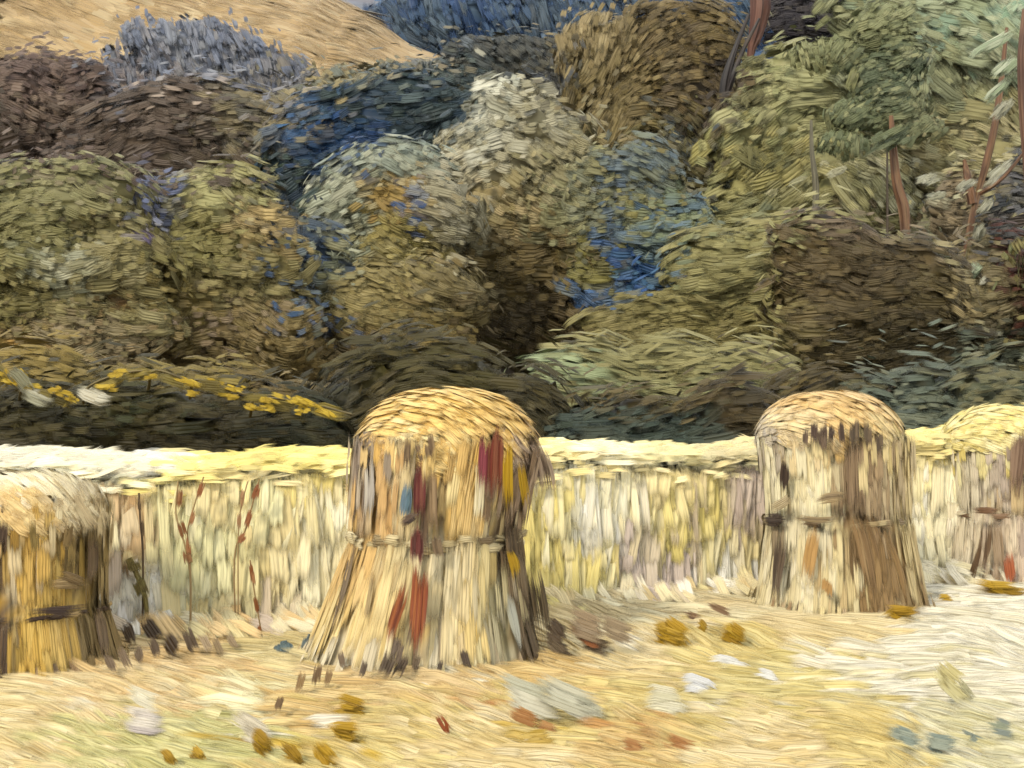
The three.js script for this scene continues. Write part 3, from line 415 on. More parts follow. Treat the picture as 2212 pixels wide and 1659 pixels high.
function cropStretch(x0, x1, label) {
  const b = new MB();
  const proj = (q) => [CX + q.x / -q.z * F, CY - (q.y - EYE) / -q.z * F];
  const N = Math.round((x1 - x0) * 1000);
  for (let k = 0; k < N; k++) {
    const x = rr(x0, x1), row = rnd() ** 3, z = edgeZ(x) - row * 1.5, h = cropH(x), L = rr(0.2, 0.6), y = Math.max(L * 0.46, Math.min(h - 0.03 - L * 0.62 - row * 0.1, rr(0.1, h)));
    const q = V(x, y, z + gauss() * 0.04), n = V(gauss() * 0.2, 0.1 + gauss() * 0.1, 1).normalize(), [sx, sy] = proj(q), [ca, cb] = spotColour(cropSpots, sx, sy, 0.72);
    b.dab(q, alongScreen(90 + gauss() * 7, n), n, L, rr(0.05, 0.13), ca, cb, { taper: 0.2, bend: rr(-0.03, 0.03), cup: 0.03 });
  }
  const M = Math.round((x1 - x0) * 460);
  for (let k = 0; k < M; k++) {
    const x = rr(x0, x1), row = rnd(), z = edgeZ(x) - row * 1.7 + 0.1, q = V(x, cropH(x) + (row < 0.35 ? -0.2 * rnd() ** 2 : -0.08 * rnd()) + 0.03 * rnd() + 0.05 * (noise(x * 2.3, 1, 7) - 0.5), z);
    const n = V(gauss() * 0.25, 0.55 + gauss() * 0.2, 0.8).normalize(), [sx, sy] = proj(q), [ca, cb] = spotColour(topSpots, sx, sy);
    b.dab(q, alongScreen(4 + gauss() * 14, n), n, rr(0.14, 0.38), rr(0.03, 0.06), ca, cb, {});
  }
  b.grid(Math.round((x1 - x0) * 12), 9, (u, v) => { const x = x0 + (x1 - x0) * u, k = Math.round(v * 9), z = edgeZ(x), h = cropH(x) - 0.035 + 0.004 * k + (0.05 + 0.006 * k) * (noise(x * 5, k * 1.7, 3) - 0.5) + 0.05 * (noise(x * 2.3, 1, 7) - 0.5); return k === 0 ? V(x, 0, z - 0.1) : k === 9 ? V(x, 0, z - 1.75) : V(x, k === 1 ? h - 0.1 : h, z - 0.12 - (k - 1) * 0.225); }, (u, v, q) => spotColour(topSpots, CX + q.x / -q.z * F, CY - (q.y - EYE) / -q.z * F, 0.7)[0]);
  tag(b.build('standing_wheat', scene, wheatStraw), label, 'wheat', null, 'stuff').name = numbered('standing_wheat');
}
cropStretch(-7, -0.55, 'uncut pale wheat standing in a wall between the left and the large stook');
cropStretch(-0.55, 2.2, 'uncut cream and yellow wheat between the large stook and the right one');
cropStretch(2.2, 7.5, 'uncut wheat with lilac streaks behind the stook at the right edge');

GAIN = 1.22;
// ---------------------------------------------------------------- stubble and cut straw on the ground
const G1 = pal('dcbe80 d0ae6e e6cc92'), G2 = pal('e8d4a0 dcc48a f0deb0'), G3 = pal('efe8d0 e4dcc0 f6f0de'), G4 = pal('d0c98a c2bd7c dcd49a'), G5 = pal('dfc08a e6cc9a d2b27a'), G6 = pal('dcc682 cfb872 e6d492');
const gSpots = [[150, 1500, 200, 50, G2], [400, 1470, 200, 50, G5], [300, 1530, 160, 40, G5], [100, 1580, 150, 50, G2], [300, 1610, 260, 40, G4], [520, 1510, 120, 50, pal('e6dba8 efe8c0 dccb92')], [700, 1540, 150, 60, G1], [900, 1500, 180, 40, G5], [900, 1590, 160, 60, G6], [1000, 1600, 120, 60, G2], [1150, 1480, 150, 50, G1], [1250, 1560, 150, 50, G6], [1380, 1450, 140, 50, G2], [1450, 1560, 150, 60, G6], [1600, 1430, 120, 50, G6], [1700, 1500, 150, 60, pal('d9c988 cdbc78 e2d498')], [1800, 1400, 100, 40, G2], [1900, 1470, 140, 40, G3], [2080, 1420, 150, 60, G3], [2150, 1500, 120, 60, G3], [2080, 1580, 120, 50, pal('ddd7b0 e8e2c4 d0c898')], [1900, 1600, 120, 50, G6], [1700, 1600, 120, 50, G2], [2180, 1330, 100, 40, G3], [2060, 1340, 60, 30, G3], [2070, 1470, 50, 40, pal('d3c898 c6bc8c')], [1550, 1340, 200, 30, pal('e0cfa4 d5c090 e8dcb4')], [40, 1640, 80, 30, G2], [1100, 1640, 150, 30, G2], [1400, 1630, 120, 30, G1], [620, 1440, 100, 30, pal('e6d6a2 d9c68c')], [1850, 1350, 90, 30, G2], [1400, 1600, 90, 22, pal('c48f54 d0a060 b87a40'), 1.3], [970, 1570, 40, 30, pal('c4935a d6ac6c'), 0.6], [1120, 1545, 70, 20, pal('c08a54 d2a468'), 0.7], [1170, 1600, 60, 24, pal('c9a844 d8bc62'), 0.8], [720, 1620, 120, 24, pal('c9a840 b8963a d8bc60'), 0.5], [1050, 1480, 60, 20, G3, 0.6], [640, 1600, 90, 20, G3, 0.5], [1340, 1430, 60, 16, G3, 0.5], [1600, 1560, 60, 18, G3, 0.6], [1800, 1560, 50, 16, pal('b9b8a4 c8c4ae'), 0.5], [240, 1560, 60, 16, G3, 0.6], [480, 1590, 90, 16, G4, 0.7]];
reseed(31);
{
  const b = new MB();
  const lay = (x, y) => {
    const d = gd(y), q = at(x, y, d), n = V(gauss() * 0.1, 0.72 + gauss() * 0.1, 0.8).normalize();
    const [ca, cb] = spotColour(gSpots, x + gauss() * 18, y + gauss() * 6, 0.12), big = rnd() < 0.35, W = big ? rr(34, 64) : rr(16, 38), L = big ? rr(120, 230) : rr(60, 130) * (y < 1400 ? 0.75 : 1);
    q.y += m(W, d) * 0.12 + rr(0, 0.02);
    b.dab(q, alongScreen(-24 + (noise(x * 0.004, y * 0.012, 4) - 0.5) * 50 + gauss() * 8 + (x > 1700 ? 8 : 0), n), n, m(L, d), m(W, d), ca, cb, { cols: Math.round(W / 4.2), rows: 6, taper: 0.3, rag: 0.4, ridge: 0.42, curl: 0.03, cup: 0.08, bend: rr(-0.08, 0.1) });
  };
  for (let k = 0; k < 7600; k++) lay(rr(-350, 2560), CY + 1 / rr(1 / 460, 1 / 960) * 1);
  for (let k = 0; k < 2200; k++) lay(rr(-350, 2560), rr(1480, 1760));
  tag(b.build('cut_straw', scene, litter), 'ochre and cream stubble and cut straw covering the foreground', 'stubble', null, 'stuff');
}

GAIN = 1.38;
{
  const b = new MB(); reseed(37);
  for (let k = 0; k < 900; k++) { const x = rr(-6, 7), q = V(x, rr(0.02, 0.14), edgeZ(x) + rr(-0.05, 0.45)), n = V(gauss() * 0.15, 0.5, 0.8).normalize(), [sx, sy] = [CX + q.x / -q.z * F, CY - (q.y - EYE) / -q.z * F], c = rnd() < 0.55 ? spotColour(cropSpots, sx, sy - 30) : spotColour(gSpots, sx, sy + 10); b.dab(q, alongScreen((rnd() < 0.5 ? -62 : -30) + gauss() * 14, n), n, rr(0.15, 0.4), rr(0.05, 0.11), c[0], c[1], {}); }
  tag(b.build('trodden_straw', scene, wheatStraw), 'trodden pale straw along the foot of the uncut wheat', 'straw', null, 'stuff');
}
// ---------------------------------------------------------------- stooks
// prof: [height px above base, half-width px, centre x px] from base to shoulder; top: cap [height px, half px, centre px]
function stook(o) {
  const d = o.d, yb = CY + EYE * F / d, P = o.prof.map(([y, h, c], i) => [i ? m(yb - y, d) : 0, m(h, d), m(c - CX, d)]);
  const root = thing('wheat_stook', o.label, 'stook', V(m(o.prof[0][2] - CX, d), 0, -d), o.group);
  const lerpP = (h) => { let i = 0; while (i < P.length - 2 && P[i + 1][0] < h) i++; const t = Math.min(1, Math.max(0, (h - P[i][0]) / (P[i + 1][0] - P[i][0]))); return [P[i][1] + (P[i + 1][1] - P[i][1]) * t, P[i][2] + (P[i + 1][2] - P[i][2]) * t]; };
  const S = o.sheaves || 8, ph = o.phase || 0, flat = o.flat || 0.85;
  const surf = (h, a, k = 1) => { const [R, c] = lerpP(h), s = R * k * (1 + 0.045 * Math.cos(S * (a - ph))); return V(c + Math.cos(a) * s, h, -d + Math.sin(a) * s * flat); };
  const H = P[P.length - 1][0], hw = m(yb - o.band, d);
  const spots = o.spots, proj = (q) => [CX + q.x / -q.z * F, CY - (q.y - EYE) / -q.z * F];
  reseed(Math.round(o.prof[0][2] * 3 + d * 100));
  const stroke = (b, h0, h1, a, W, c, k, x = {}) => {
    const p0 = surf(h0, a, k), p1 = surf(h1, a, k), mid = surf((h0 + h1) / 2, a, k), n = V(Math.cos(a) * flat, 0.1, Math.sin(a)).normalize(), dir = p1.sub(p0); const L = dir.length(); dir.normalize();
    b.dab(mid, dir, n.add(V(gauss() * 0.08, gauss() * 0.05, gauss() * 0.08)).normalize(), L, W, c[0], c[1], { cols: 8, rows: 6, taper: 0.2, rag: 0.25, ridge: 0.4, bend: rr(-0.03, 0.03), cup: 0.1, curl: 0.0, ...x });
  };
  for (let s = 0; s < S; s++) {
    const a0 = ph + (s / S) * Math.PI * 2, da = Math.PI / S, b = new MB();
    b.grid(8, 14, (u, v) => surf(v * H, a0 + (u * 2 - 1) * da, 0.93), (u, v, q) => { const [sx, sy] = proj(q); return spotColour(spots, sx, sy)[0]; });
    const front = Math.sin(a0) > -0.3, n = front ? (o.n || 46) * 2.6 : 46;
    for (let k = 0; k < n; k++) {
      const a = a0 + gauss() * da * 0.6, low = rnd() < 0.5, L = rr(0.22, 0.5);
      const h = low ? rr(0.0, Math.max(0.06, hw - L * 0.5)) + L * 0.25 : rr(hw + L * 0.4, Math.max(hw + L * 0.42, H - L * 0.3));
      const q = surf(h, a), [sx, sy] = proj(q);
      stroke(b, Math.max(0.0, h - L / 2), Math.min(H, h + L / 2), a, rr(0.03, 0.09), spotColour(spots, sx + gauss() * 5, sy), rr(0.985, 1.035));
    }
    b.build('sheaf', root, straw);
  }
  // ragged foot
  { const b = new MB(); for (let k = 0; k < (o.foot || 110); k++) { const a = rnd() * Math.PI * 2, q = surf(0.06, a), [sx, sy] = proj(q); const c = rnd() < 0.35 ? [col(pick(UMB)), col(pick(TAN))] : spotColour(spots, sx, sy); stroke(b, 0, rr(0.08, 0.17), a, rr(0.02, 0.045), c, rr(1.0, 1.1), { cols: 5, rag: 0.6, taper: 0.6 }); } tag(b.build('straw_foot', root, straw), null, null, null, 'stuff'); }
  // band of twisted straw
  { const b = new MB(); for (let k = 0; k < 64; k++) { if (rnd() < (o.bandGap ?? 0.3)) continue; const a = k / 64 * Math.PI * 2 + gauss() * 0.04, q = surf(hw, a, 1.06), t = V(-Math.sin(a), gauss() * 0.12, Math.cos(a) * flat).normalize(), n = V(Math.cos(a), 0.1, Math.sin(a)).normalize(); q.y += gauss() * o.bandW * 0.3;
      const c = o.bandCol; b.dab(q, t, n, rr(0.1, 0.22), o.bandW * rr(0.5, 1), col(pick(c)), col(pick(c)), { cols: 7, ridge: 0.5, rag: 0.4, cup: 0.25 }); } tag(b.build('straw_band', root, straw), null, null, null, 'stuff'); }
  // cap of spread ears
  { const b = new MB(), [ty, th, tc] = o.cap, hT = m(yb - ty, d), cR = m(th, d), cC = m(tc - CX, d), hS = o.capBase ? m(yb - o.capBase, d) : H - 0.12;
    const dome = (t, a, k = 1) => { const e = t * Math.PI / 2, r = cR * Math.sin(e) ** 0.8 * k; return V(cC + Math.cos(a) * r, hS + (hT - hS) * Math.cos(e) * k, -d + Math.sin(a) * r * 0.85); };
    b.grid(10, 24, (u, v) => dome(Math.max(0.001, u), v * Math.PI * 2, 0.94), () => col(pick(o.capCol[0][4])));
    for (let k = 0; k < (o.capN || 300) * 2.4; k++) {
      const a = rnd() * Math.PI * 2, t = Math.sqrt(rr(0.02, 1.1)), q = dome(t, a), q2 = dome(t + 0.02, a), dir = q2.sub(q).normalize(), n = V(q.x - cC, (q.y - hS) * 2.2 + 0.05, (q.z + d) * 1.2).normalize();
      if (o.capSweep) dir.lerp(alongScreen(o.capSweep(proj(q)[0]), n), 0.6).normalize();
      const [sx, sy] = proj(q), c = spotColour(o.capCol, sx, sy);
      q.addScaledVector(n, rr(-0.004, 0.016)); n.add(V(gauss() * 0.05, gauss() * 0.05, gauss() * 0.05)).normalize();
      dir.addScaledVector(n, -dir.dot(n)).normalize();
      b.dab(q, dir, n, rr(0.12, 0.3), rr(0.03, 0.08), c[0], c[1], { cols: 8, rows: 5, rag: 0.4, ridge: 0.4, taper: 0.4 });
    }
    for (let k = 0; k < 150; k++) { const a = rnd() * Math.PI * 2, h1 = Math.min(H, hS + rr(-0.1, 0.16)), h0 = h1 - rr(0.14, 0.36), q = surf((h0 + h1) / 2, a), [sx, sy] = proj(q), c = rnd() < 0.45 ? spotColour(o.capCol, sx, sy - 20, 0.6) : spotColour(spots, sx, sy, 0.6); stroke(b, h0, h1, a + gauss() * 0.05, rr(0.03, 0.08), c, rr(1.03, 1.1), {}); }
    b.build('cap', root, straw); }
  // single stalks and streaks: [name, label, [[x, y, width px], ...], palette]
  for (const [name, label, line, p, lift = 0.05] of o.marks || []) {
    const b = new MB();
    const on = (x, y) => { const q = at(x, y, d), [R, c] = lerpP(Math.max(0, q.y)), e = Math.min(0.98, Math.abs(q.x - c) / R), z = Math.sqrt(1 - e * e) * R * flat, sc = (d - z) / d; return V(q.x * sc, EYE + (q.y - EYE) * sc, -d + z + lift); };
    const f = on(line[0][0], line[0][1]), [, c] = lerpP(f.y), n = V((f.x - c) * 1.1, 0.1, 0.6).normalize();
    const wm = Math.max(...line.map(l => l[2])), len = Math.hypot(line[0][0] - line[line.length - 1][0], line[0][1] - line[line.length - 1][1]), N = Math.max(2, Math.round(wm / 6)), horiz = Math.abs(line[0][0] - line[line.length - 1][0]) > Math.abs(line[0][1] - line[line.length - 1][1]);
    for (let r = 0; r < N; r++) { const t = (r + 0.5) / N - 0.5 + gauss() * 0.06, c0 = gauss() * 9, c1 = gauss() * 12; b.ribbon(line.map(([x, y, w], i) => { const e = i === 0 ? -w * 0.5 - len * 0.1 + c0 : i === line.length - 1 ? w * 0.5 + len * 0.12 + c1 : 0, q = horiz ? on(x + e * 0.7, y + t * w) : on(x + t * w, y + e); q.z += 0.004 * (r % 3); return [q, m(w * 2.3 / N, d)]; }), n, p); }
    tag(b.build(name, root, straw), label);
  }
  return root;
}
const GOLD = pal('e3bf70 d9b25f ecd08c'), HON = pal('d6b26a c9a358 e0c180'), CRIM = pal('5c2428 6a2c2e 4a2022 72443a'), RED = pal('7a381e 8a4a26 683018 94562c'), OLIVEG = pal('b58f1c a58418 c9a42c');
stook({
  d: 7.95, label: 'largest stook with golden domed cap and rust-red stalks, left of centre', band: 1160, bandW: 0.075, phase: 1.19, n: 66,
  prof: [[1455, 264, 915], [1380, 240, 918], [1290, 214, 925], [1160, 182, 942], [1000, 190, 960], [930, 196, 970]], cap: [838, 192, 968], capBase: 985, capN: 420, capSweep: (x) => x < 940 ? 8 : -32,
  bandCol: pal('c9bb94 b5a67e 9a8a66 d8cba6 7a6a50'),
  capCol: [[960, 880, 200, 50, GOLD], [880, 930, 110, 40, pal('e8c880 dcb468 f2e0a8')], [1080, 900, 80, 40, pal('dcb86c d2ac60 e2c486')], [800, 960, 50, 40, pal('d9b47c c9a66c b5966c')], [1170, 960, 50, 50, pal('a8927c 97806c b8a48c')]],
  spots: [[800, 1030, 40, 60, pal('b0a090 8f8a84 c6b79c 77685c')], [830, 1080, 34, 60, pal('cfa870 c59f68 d8b888')], [880, 1050, 40, 70, pal('e0cfa0 d0bd90 c9b690')], [990, 1050, 60, 80, pal('e0bf78 d6b26c e8cc90')], [1060, 1060, 30, 60, pal('e8dab0 dcc690')], [1110, 1080, 40, 80, pal('86705a 9c866c 786450')], [960, 1090, 24, 60, pal('8a7658 a08c6c')], [780, 1230, 60, 80, pal('d2b074 c6a468 dcbe86')], [820, 1330, 80, 80, pal('dfc88e d3ba7c e6d29c')], [870, 1200, 40, 60, pal('cfc39c bfb38c dccfa8')], [960, 1260, 50, 90, pal('ddd0a8 e8dcb8 cdbf98')], [1000, 1330, 60, 90, pal('e0c47c d6b86e e8d298')], [1060, 1330, 40, 90, pal('dccf9e c9bd90 b9b49e')], [1120, 1200, 40, 70, pal('7c6a50 8f7c60 6a5a44')], [1160, 1340, 50, 90, pal('6a5a42 5c4d3a 7d6a50')], [760, 1420, 90, 30, pal('d9cfb4 e6dcc0 c6b898')], [980, 1420, 90, 30, pal('e2d4a8 cfc09a b9a88a')]],  // browns on the right paint the side turned from the sun
  marks: [
    ['dock_stalk', 'crimson upper stalk', [[912, 985, 14], [908, 1060, 20], [908, 1130, 16]], CRIM, 0.1], ['dock_stalk', 'dark red lower stalk', [[905, 1130, 20], [905, 1210, 24]], pal('5c2a26 6b3428 4c2a24'), 0.17],
    ['dock_stalk', 'broad rust-red stalk', [[915, 1215, 26], [907, 1300, 30], [895, 1420, 26]], RED, 0.1], ['dock_stalk', 'slanting rust-red stalk', [[888, 1230, 18], [868, 1290, 20], [850, 1350, 16], [832, 1420, 14]], RED, 0.1],
    ['dock_stalk', 'crimson-brown stalk beside the gold one', [[1078, 918, 14], [1070, 980, 30], [1068, 1090, 26]], pal('6e3028 7d3c2c 86503c'), 0.2], ['dock_stalk', 'short crimson stalk', [[1047, 940, 10], [1044, 990, 16], [1040, 1060, 14]], pal('74303a 8a4450 6a2830'), 0.2],
    ['golden_stalk', 'olive-gold stalk', [[1098, 945, 14], [1096, 1020, 18], [1098, 1100, 18]], OLIVEG, 0.21], ['golden_stalk', 'ragged olive-gold stalk', [[1120, 990, 12], [1130, 1040, 16], [1140, 1090, 14]], OLIVEG, 0.2], ['golden_stalk', 'small golden wisp', [[1095, 1190, 12], [1110, 1210, 22], [1118, 1250, 12]], OLIVEG, 0.09],
    ['blue_stalk', 'slate-blue stalk', [[886, 1030, 10], [880, 1080, 22], [874, 1115, 20]], pal('62788a 748a92 566e7c'), 0.1],
    ['dark_stalk_or_shade', null, [[885, 940, 8], [880, 1000, 12]], UMB, 0.09], ['dark_stalk_or_shade', null, [[905, 965, 8], [912, 990, 10]], UMB, 0.1], ['dark_stalk_or_shade', null, [[925, 940, 12], [935, 990, 14]], pal('8a765a 6a5844'), 0.08], ['dark_stalk_or_shade', null, [[935, 1000, 14], [935, 1150, 20]], pal('8a7458 7a664e 9a8468'), 0.07],
    ['dark_stalk_or_shade', null, [[772, 1150, 12], [752, 1230, 16], [735, 1300, 14], [700, 1400, 12]], pal('6b5c4a 7a6a56 5c4e40'), 0.04], ['dark_stalk_or_shade', null, [[815, 1220, 8], [800, 1290, 8], [785, 1350, 6]], pal('a8946c 97845f'), 0.06],
    ['dark_stalk_or_shade', null, [[1105, 1140, 34], [1120, 1220, 40]], pal('5a4c3a 6b5a44 4c4032'), 0.04], ['dark_stalk_or_shade', null, [[1140, 1230, 34], [1160, 1300, 40], [1180, 1400, 34]], pal('5f5038 4f4330 6b5a40'), 0.04],  // broad dark strokes: shade painted down the right side
    ['pale_stalk', 'blue-grey stalk', [[1090, 1270, 18], [1108, 1330, 18], [1130, 1405, 14]], pal('a8a898 b5b5a8 98988c'), 0.07], ['pale_stalk', 'cream stalk', [[1040, 990, 10], [1036, 1080, 14], [1030, 1130, 10]], CREAM, 0.08],
    ['dark_stalk_or_shade', null, [[870, 1135, 16], [890, 1115, 16], [905, 1105, 10]], pal('4a3c34 3c302c 5c4c40'), 0.13], ['dark_stalk_or_shade', null, [[940, 1150, 14], [955, 1190, 12]], UMB, 0.1],
    ['dark_stalk_or_shade', 'dark streak under the red stalks', [[920, 1000, 8], [922, 1080, 10], [918, 1160, 14], [925, 1220, 10]], pal('5a4a3c 6e5a46 4c3e34'), 0.07], ['dark_stalk_or_shade', null, [[870, 1380, 16], [850, 1430, 18]], pal('6a5a48 5a4c40'), 0.08], ['dark_stalk_or_shade', null, [[930, 1230, 8], [900, 1330, 10], [875, 1420, 12]], pal('7a6a50 64543f'), 0.08], ['dark_stalk_or_shade', null, [[1052, 1060, 14], [1050, 1130, 16]], pal('7a6650 8f7a60'), 0.08], ['pale_stalk', null, [[795, 990, 14], [800, 1060, 18], [790, 1130, 12]], pal('b5b0a8 a09a94 c9c2b4'), 0.06], ['drooping_straw', 'mauve-brown straw drooping from the cap', [[1140, 960, 30], [1175, 1010, 34], [1190, 1060, 26]], pal('9a8674 8a7666 a8967f'), 0.0], ['drooping_straw', null, [[1120, 950, 30], [1150, 1000, 36], [1160, 1060, 30]], pal('8c7a72 7c6a64 a08c78'), 0.04], ['drooping_straw', null, [[790, 960, 30], [772, 1010, 26], [770, 1070, 16]], pal('8a7868 9c8870 77685c'), 0.02]],
});
stook({
  d: 7.8, label: 'short stook with dark cord and pale cap at the left edge', band: 1312, bandW: 0.035, phase: 0.98, sheaves: 6, n: 70, flat: 0.8,
  prof: [[1480, 236, 20], [1400, 222, 20], [1312, 196, 20], [1200, 198, 18], [1110, 204, 15], [1060, 205, 15]], cap: [1022, 204, 24], capBase: 1112, capN: 330, capSweep: () => -14,
  bandCol: pal('4a3a30 3c2f2a 5f5040 b9a070'),
  capCol: [[60, 985, 170, 34, pal('d9d3c0 c9c4b4 e4dfd0 b5aea4')], [60, 1085, 40, 26, pal('e4c68c dcbb7c ecd49c')], [160, 1040, 100, 40, pal('eee2bc e2d2a4 f4ecd4')], [220, 1090, 60, 40, pal('d9c8a0 c9b48c')], [20, 1050, 90, 30, pal('efe6cc e6d6a8')]],
  spots: [[70, 1190, 40, 80, pal('d6b060 cca452 e0bf74')], [110, 1250, 60, 60, pal('cfae5e c4a050 dabd74')], [165, 1170, 44, 70, pal('7d6a44 8f7a50 6a5a3c a08a58')], [190, 1240, 50, 60, pal('97835c 86734e a89468')], [80, 1400, 60, 80, pal('d0ac56 c6a04a dabb6c')], [140, 1380, 50, 80, pal('c4a45c b59650 d0b470')], [200, 1390, 50, 70, pal('8a7650 7a6846 9c8860')], [5, 1180, 24, 80, pal('6c5a44 57483a 8f7c5c')], [5, 1400, 24, 80, pal('5c4a38 7a6040 4a3c30')], [210, 1140, 40, 30, pal('9a8660 b09c70')], [30, 1280, 16, 100, pal('e0d2b0 cfc0a0')]],
  marks: [['dark_stalk_or_shade', null, [[205, 1150, 16], [208, 1210, 18], [200, 1260, 14]], UMB, 0.05], ['dark_stalk_or_shade', null, [[215, 1310, 18], [228, 1360, 18], [240, 1420, 12]], UMB, 0.05], ['dark_stalk_or_shade', null, [[80, 1120, 14], [86, 1200, 12]], pal('7d6c40 8a7848'), 0.06], ['dark_stalk_or_shade', null, [[15, 1130, 22], [8, 1190, 20]], pal('4a3c34 5c4c40'), 0.07], ['dark_stalk_or_shade', null, [[16, 1330, 18], [10, 1400, 22], [4, 1460, 20]], pal('4a3c30 6a5238'), 0.07], ['cord', 'dark cord tied round the sheaves', [[40, 1318, 12], [110, 1312, 8], [160, 1312, 14], [215, 1304, 12]], pal('3f322c 4c3e36'), 0.1], ['dark_stalk_or_shade', null, [[160, 1130, 14], [150, 1200, 18]], pal('6f5c3c 826e48'), 0.06], ['brown_straw_or_shade', null, [[110, 1262, 12], [150, 1256, 14], [200, 1262, 12]], pal('8a7450 9c8660'), 0.08], ['brown_straw_or_shade', null, [[130, 1230, 12], [170, 1245, 14], [205, 1262, 10]], pal('8a7450 7a6648'), 0.08]],
});
stook({
  d: 9.75, bandGap: 0.62, label: 'stook painted cream on its lit side and brown on its shaded side, with peach cap, right of centre', band: 1120, bandW: 0.06, phase: 1.3, n: 66,
  prof: [[1345, 188, 1815], [1260, 172, 1815], [1120, 152, 1810], [1000, 152, 1805], [930, 154, 1800]], cap: [846, 154, 1792], capBase: 945, capN: 300, capSweep: (x) => x < 1780 ? 10 : -20,
  bandCol: pal('a8946c 8a765a c9b88e 6e5c48 d8cba4'),
  capCol: [[1780, 865, 130, 24, pal('d8b67c ccab70 e2c694')], [1720, 915, 60, 30, pal('ead8ac e0c896 d6c29c')], [1860, 905, 60, 30, pal('d9b67c cdab70 e2c890')], [1920, 940, 50, 30, pal('d8c48a e2d0a0 c6b58a')], [1640, 930, 40, 30, pal('b5aca0 c9bda8')]],
  spots: [[1720, 1000, 60, 80, pal('f4ecc8 efe3b8 f8f2d8'), 1.6], [1760, 960, 50, 40, pal('f0e4bc e4d4a4')], [1735, 1080, 60, 60, pal('f4ecca ece2b8 f0e4bc'), 1.6], [1850, 1010, 50, 80, pal('9c876c 8a755c ae9a7e')], [1900, 1040, 40, 90, pal('a58f70 937c60 b8a484')], [1930, 1000, 30, 90, pal('d0c09a e0d2ac bfae88')], [1860, 1150, 60, 70, pal('8c7454 9c8462 7c6648')], [1735, 1220, 70, 80, pal('f0e6c4 e6d8ac f4ecd0'), 1.6], [1780, 1250, 30, 60, pal('b08a52 e2d2a2 ddcc98')], [1820, 1250, 40, 80, pal('dfcf9c c2ab7c e8dcb0')], [1900, 1250, 60, 80, pal('8e724a 9c8056 7c6440')], [1950, 1290, 40, 50, pal('9a8058 8a7048 b09a70')], [1960, 1150, 30, 80, pal('dccb9c cbb98a')], [1690, 1150, 30, 60, pal('b0a084 9a8a70 d5c8a4')], [1690, 1290, 40, 50, pal('e6dab0 dac99c')], [1700, 1000, 30, 60, pal('c6bda4 d8cfb0')]],  // cream left and brown right paint the lit and shaded faces
  marks: [['dark_stalk_or_shade', 'near-black spike', [[1692, 992, 8], [1690, 1030, 14], [1684, 1060, 8]], pal('3c302a 4a3c32'), 0.08], ['dark_stalk_or_shade', 'dark crossing straw', [[1640, 1120, 14], [1672, 1122, 22], [1692, 1118, 14]], pal('3a302a 4c4036'), 0.06], ['dark_stalk_or_shade', 'dark brown stalk', [[1678, 1130, 20], [1682, 1180, 22], [1676, 1230, 18], [1672, 1280, 12], [1672, 1330, 5]], pal('5a4c40 4a3e34 6e5e4c'), 0.06], ['pale_stalk', null, [[1650, 1105, 12], [1690, 1082, 14], [1700, 1065, 8]], pal('b0a080 9a8868'), 0.08],
    ['dark_stalk_or_shade', 'dark fringe under the cap', [[1752, 915, 10], [1752, 965, 8]], pal('4a3c38 5c4c44'), 0.09], ['dark_stalk_or_shade', null, [[1772, 912, 10], [1774, 975, 8]], pal('54453e 64544a'), 0.09], ['dark_stalk_or_shade', null, [[1735, 920, 8], [1732, 955, 6]], pal('6a5a4e 5c4e44'), 0.09], ['dark_stalk_or_shade', null, [[1788, 905, 6], [1790, 950, 10]], pal('3f3430 4c403a'), 0.1], ['dark_stalk_or_shade', null, [[1806, 905, 8], [1814, 970, 8]], pal('4a3d36 6b5b50'), 0.1], ['dark_stalk_or_shade', null, [[1838, 910, 14], [1838, 960, 16]], pal('4c4238 5f5346 7a6a56'), 0.09], ['dark_stalk_or_shade', null, [[1866, 918, 12], [1868, 975, 12]], pal('5c5042 6f604e'), 0.09], ['dark_stalk_or_shade', null, [[1890, 928, 10], [1894, 980, 12]], pal('54483c 6b5c4a'), 0.09], ['dark_stalk_or_shade', null, [[1765, 930, 14], [1772, 975, 10]], pal('6e5e50 5c4e44'), 0.09],
    ['brown_straw_or_shade', 'brown straw painted as the shaded side', [[1850, 940, 34], [1845, 1030, 36], [1850, 1110, 34]], pal('7f6a52 8f7a60 6e5a46'), 0.05], ['brown_straw_or_shade', null, [[1880, 1160, 50], [1915, 1240, 60], [1940, 1310, 56]], pal('8a6e48 9a7e54 7a6040'), 0.05], ['brown_straw_or_shade', null, [[1845, 1120, 44], [1880, 1200, 48], [1905, 1310, 50]], pal('8f7450 7f6646 a08660'), 0.05], ['rust_straw', 'ochre-brown patch', [[1760, 1130, 16], [1745, 1200, 20], [1735, 1250, 14]], pal('a8834e b58f58'), 0.07], ['rust_straw', null, [[1782, 1250, 14], [1780, 1285, 18]], pal('a8824c b08a54'), 0.08],  // brown ribbons deepen the painted shade on the right face
    ['brown_straw_or_shade', null, [[1745, 1085, 10], [1790, 1072, 16], [1822, 1072, 12]], pal('7f6e54 94815f'), 0.1], ['brown_straw_or_shade', null, [[1700, 1110, 10], [1760, 1120, 8], [1812, 1115, 8]], pal('8a7858 6e5e48'), 0.1]],
});
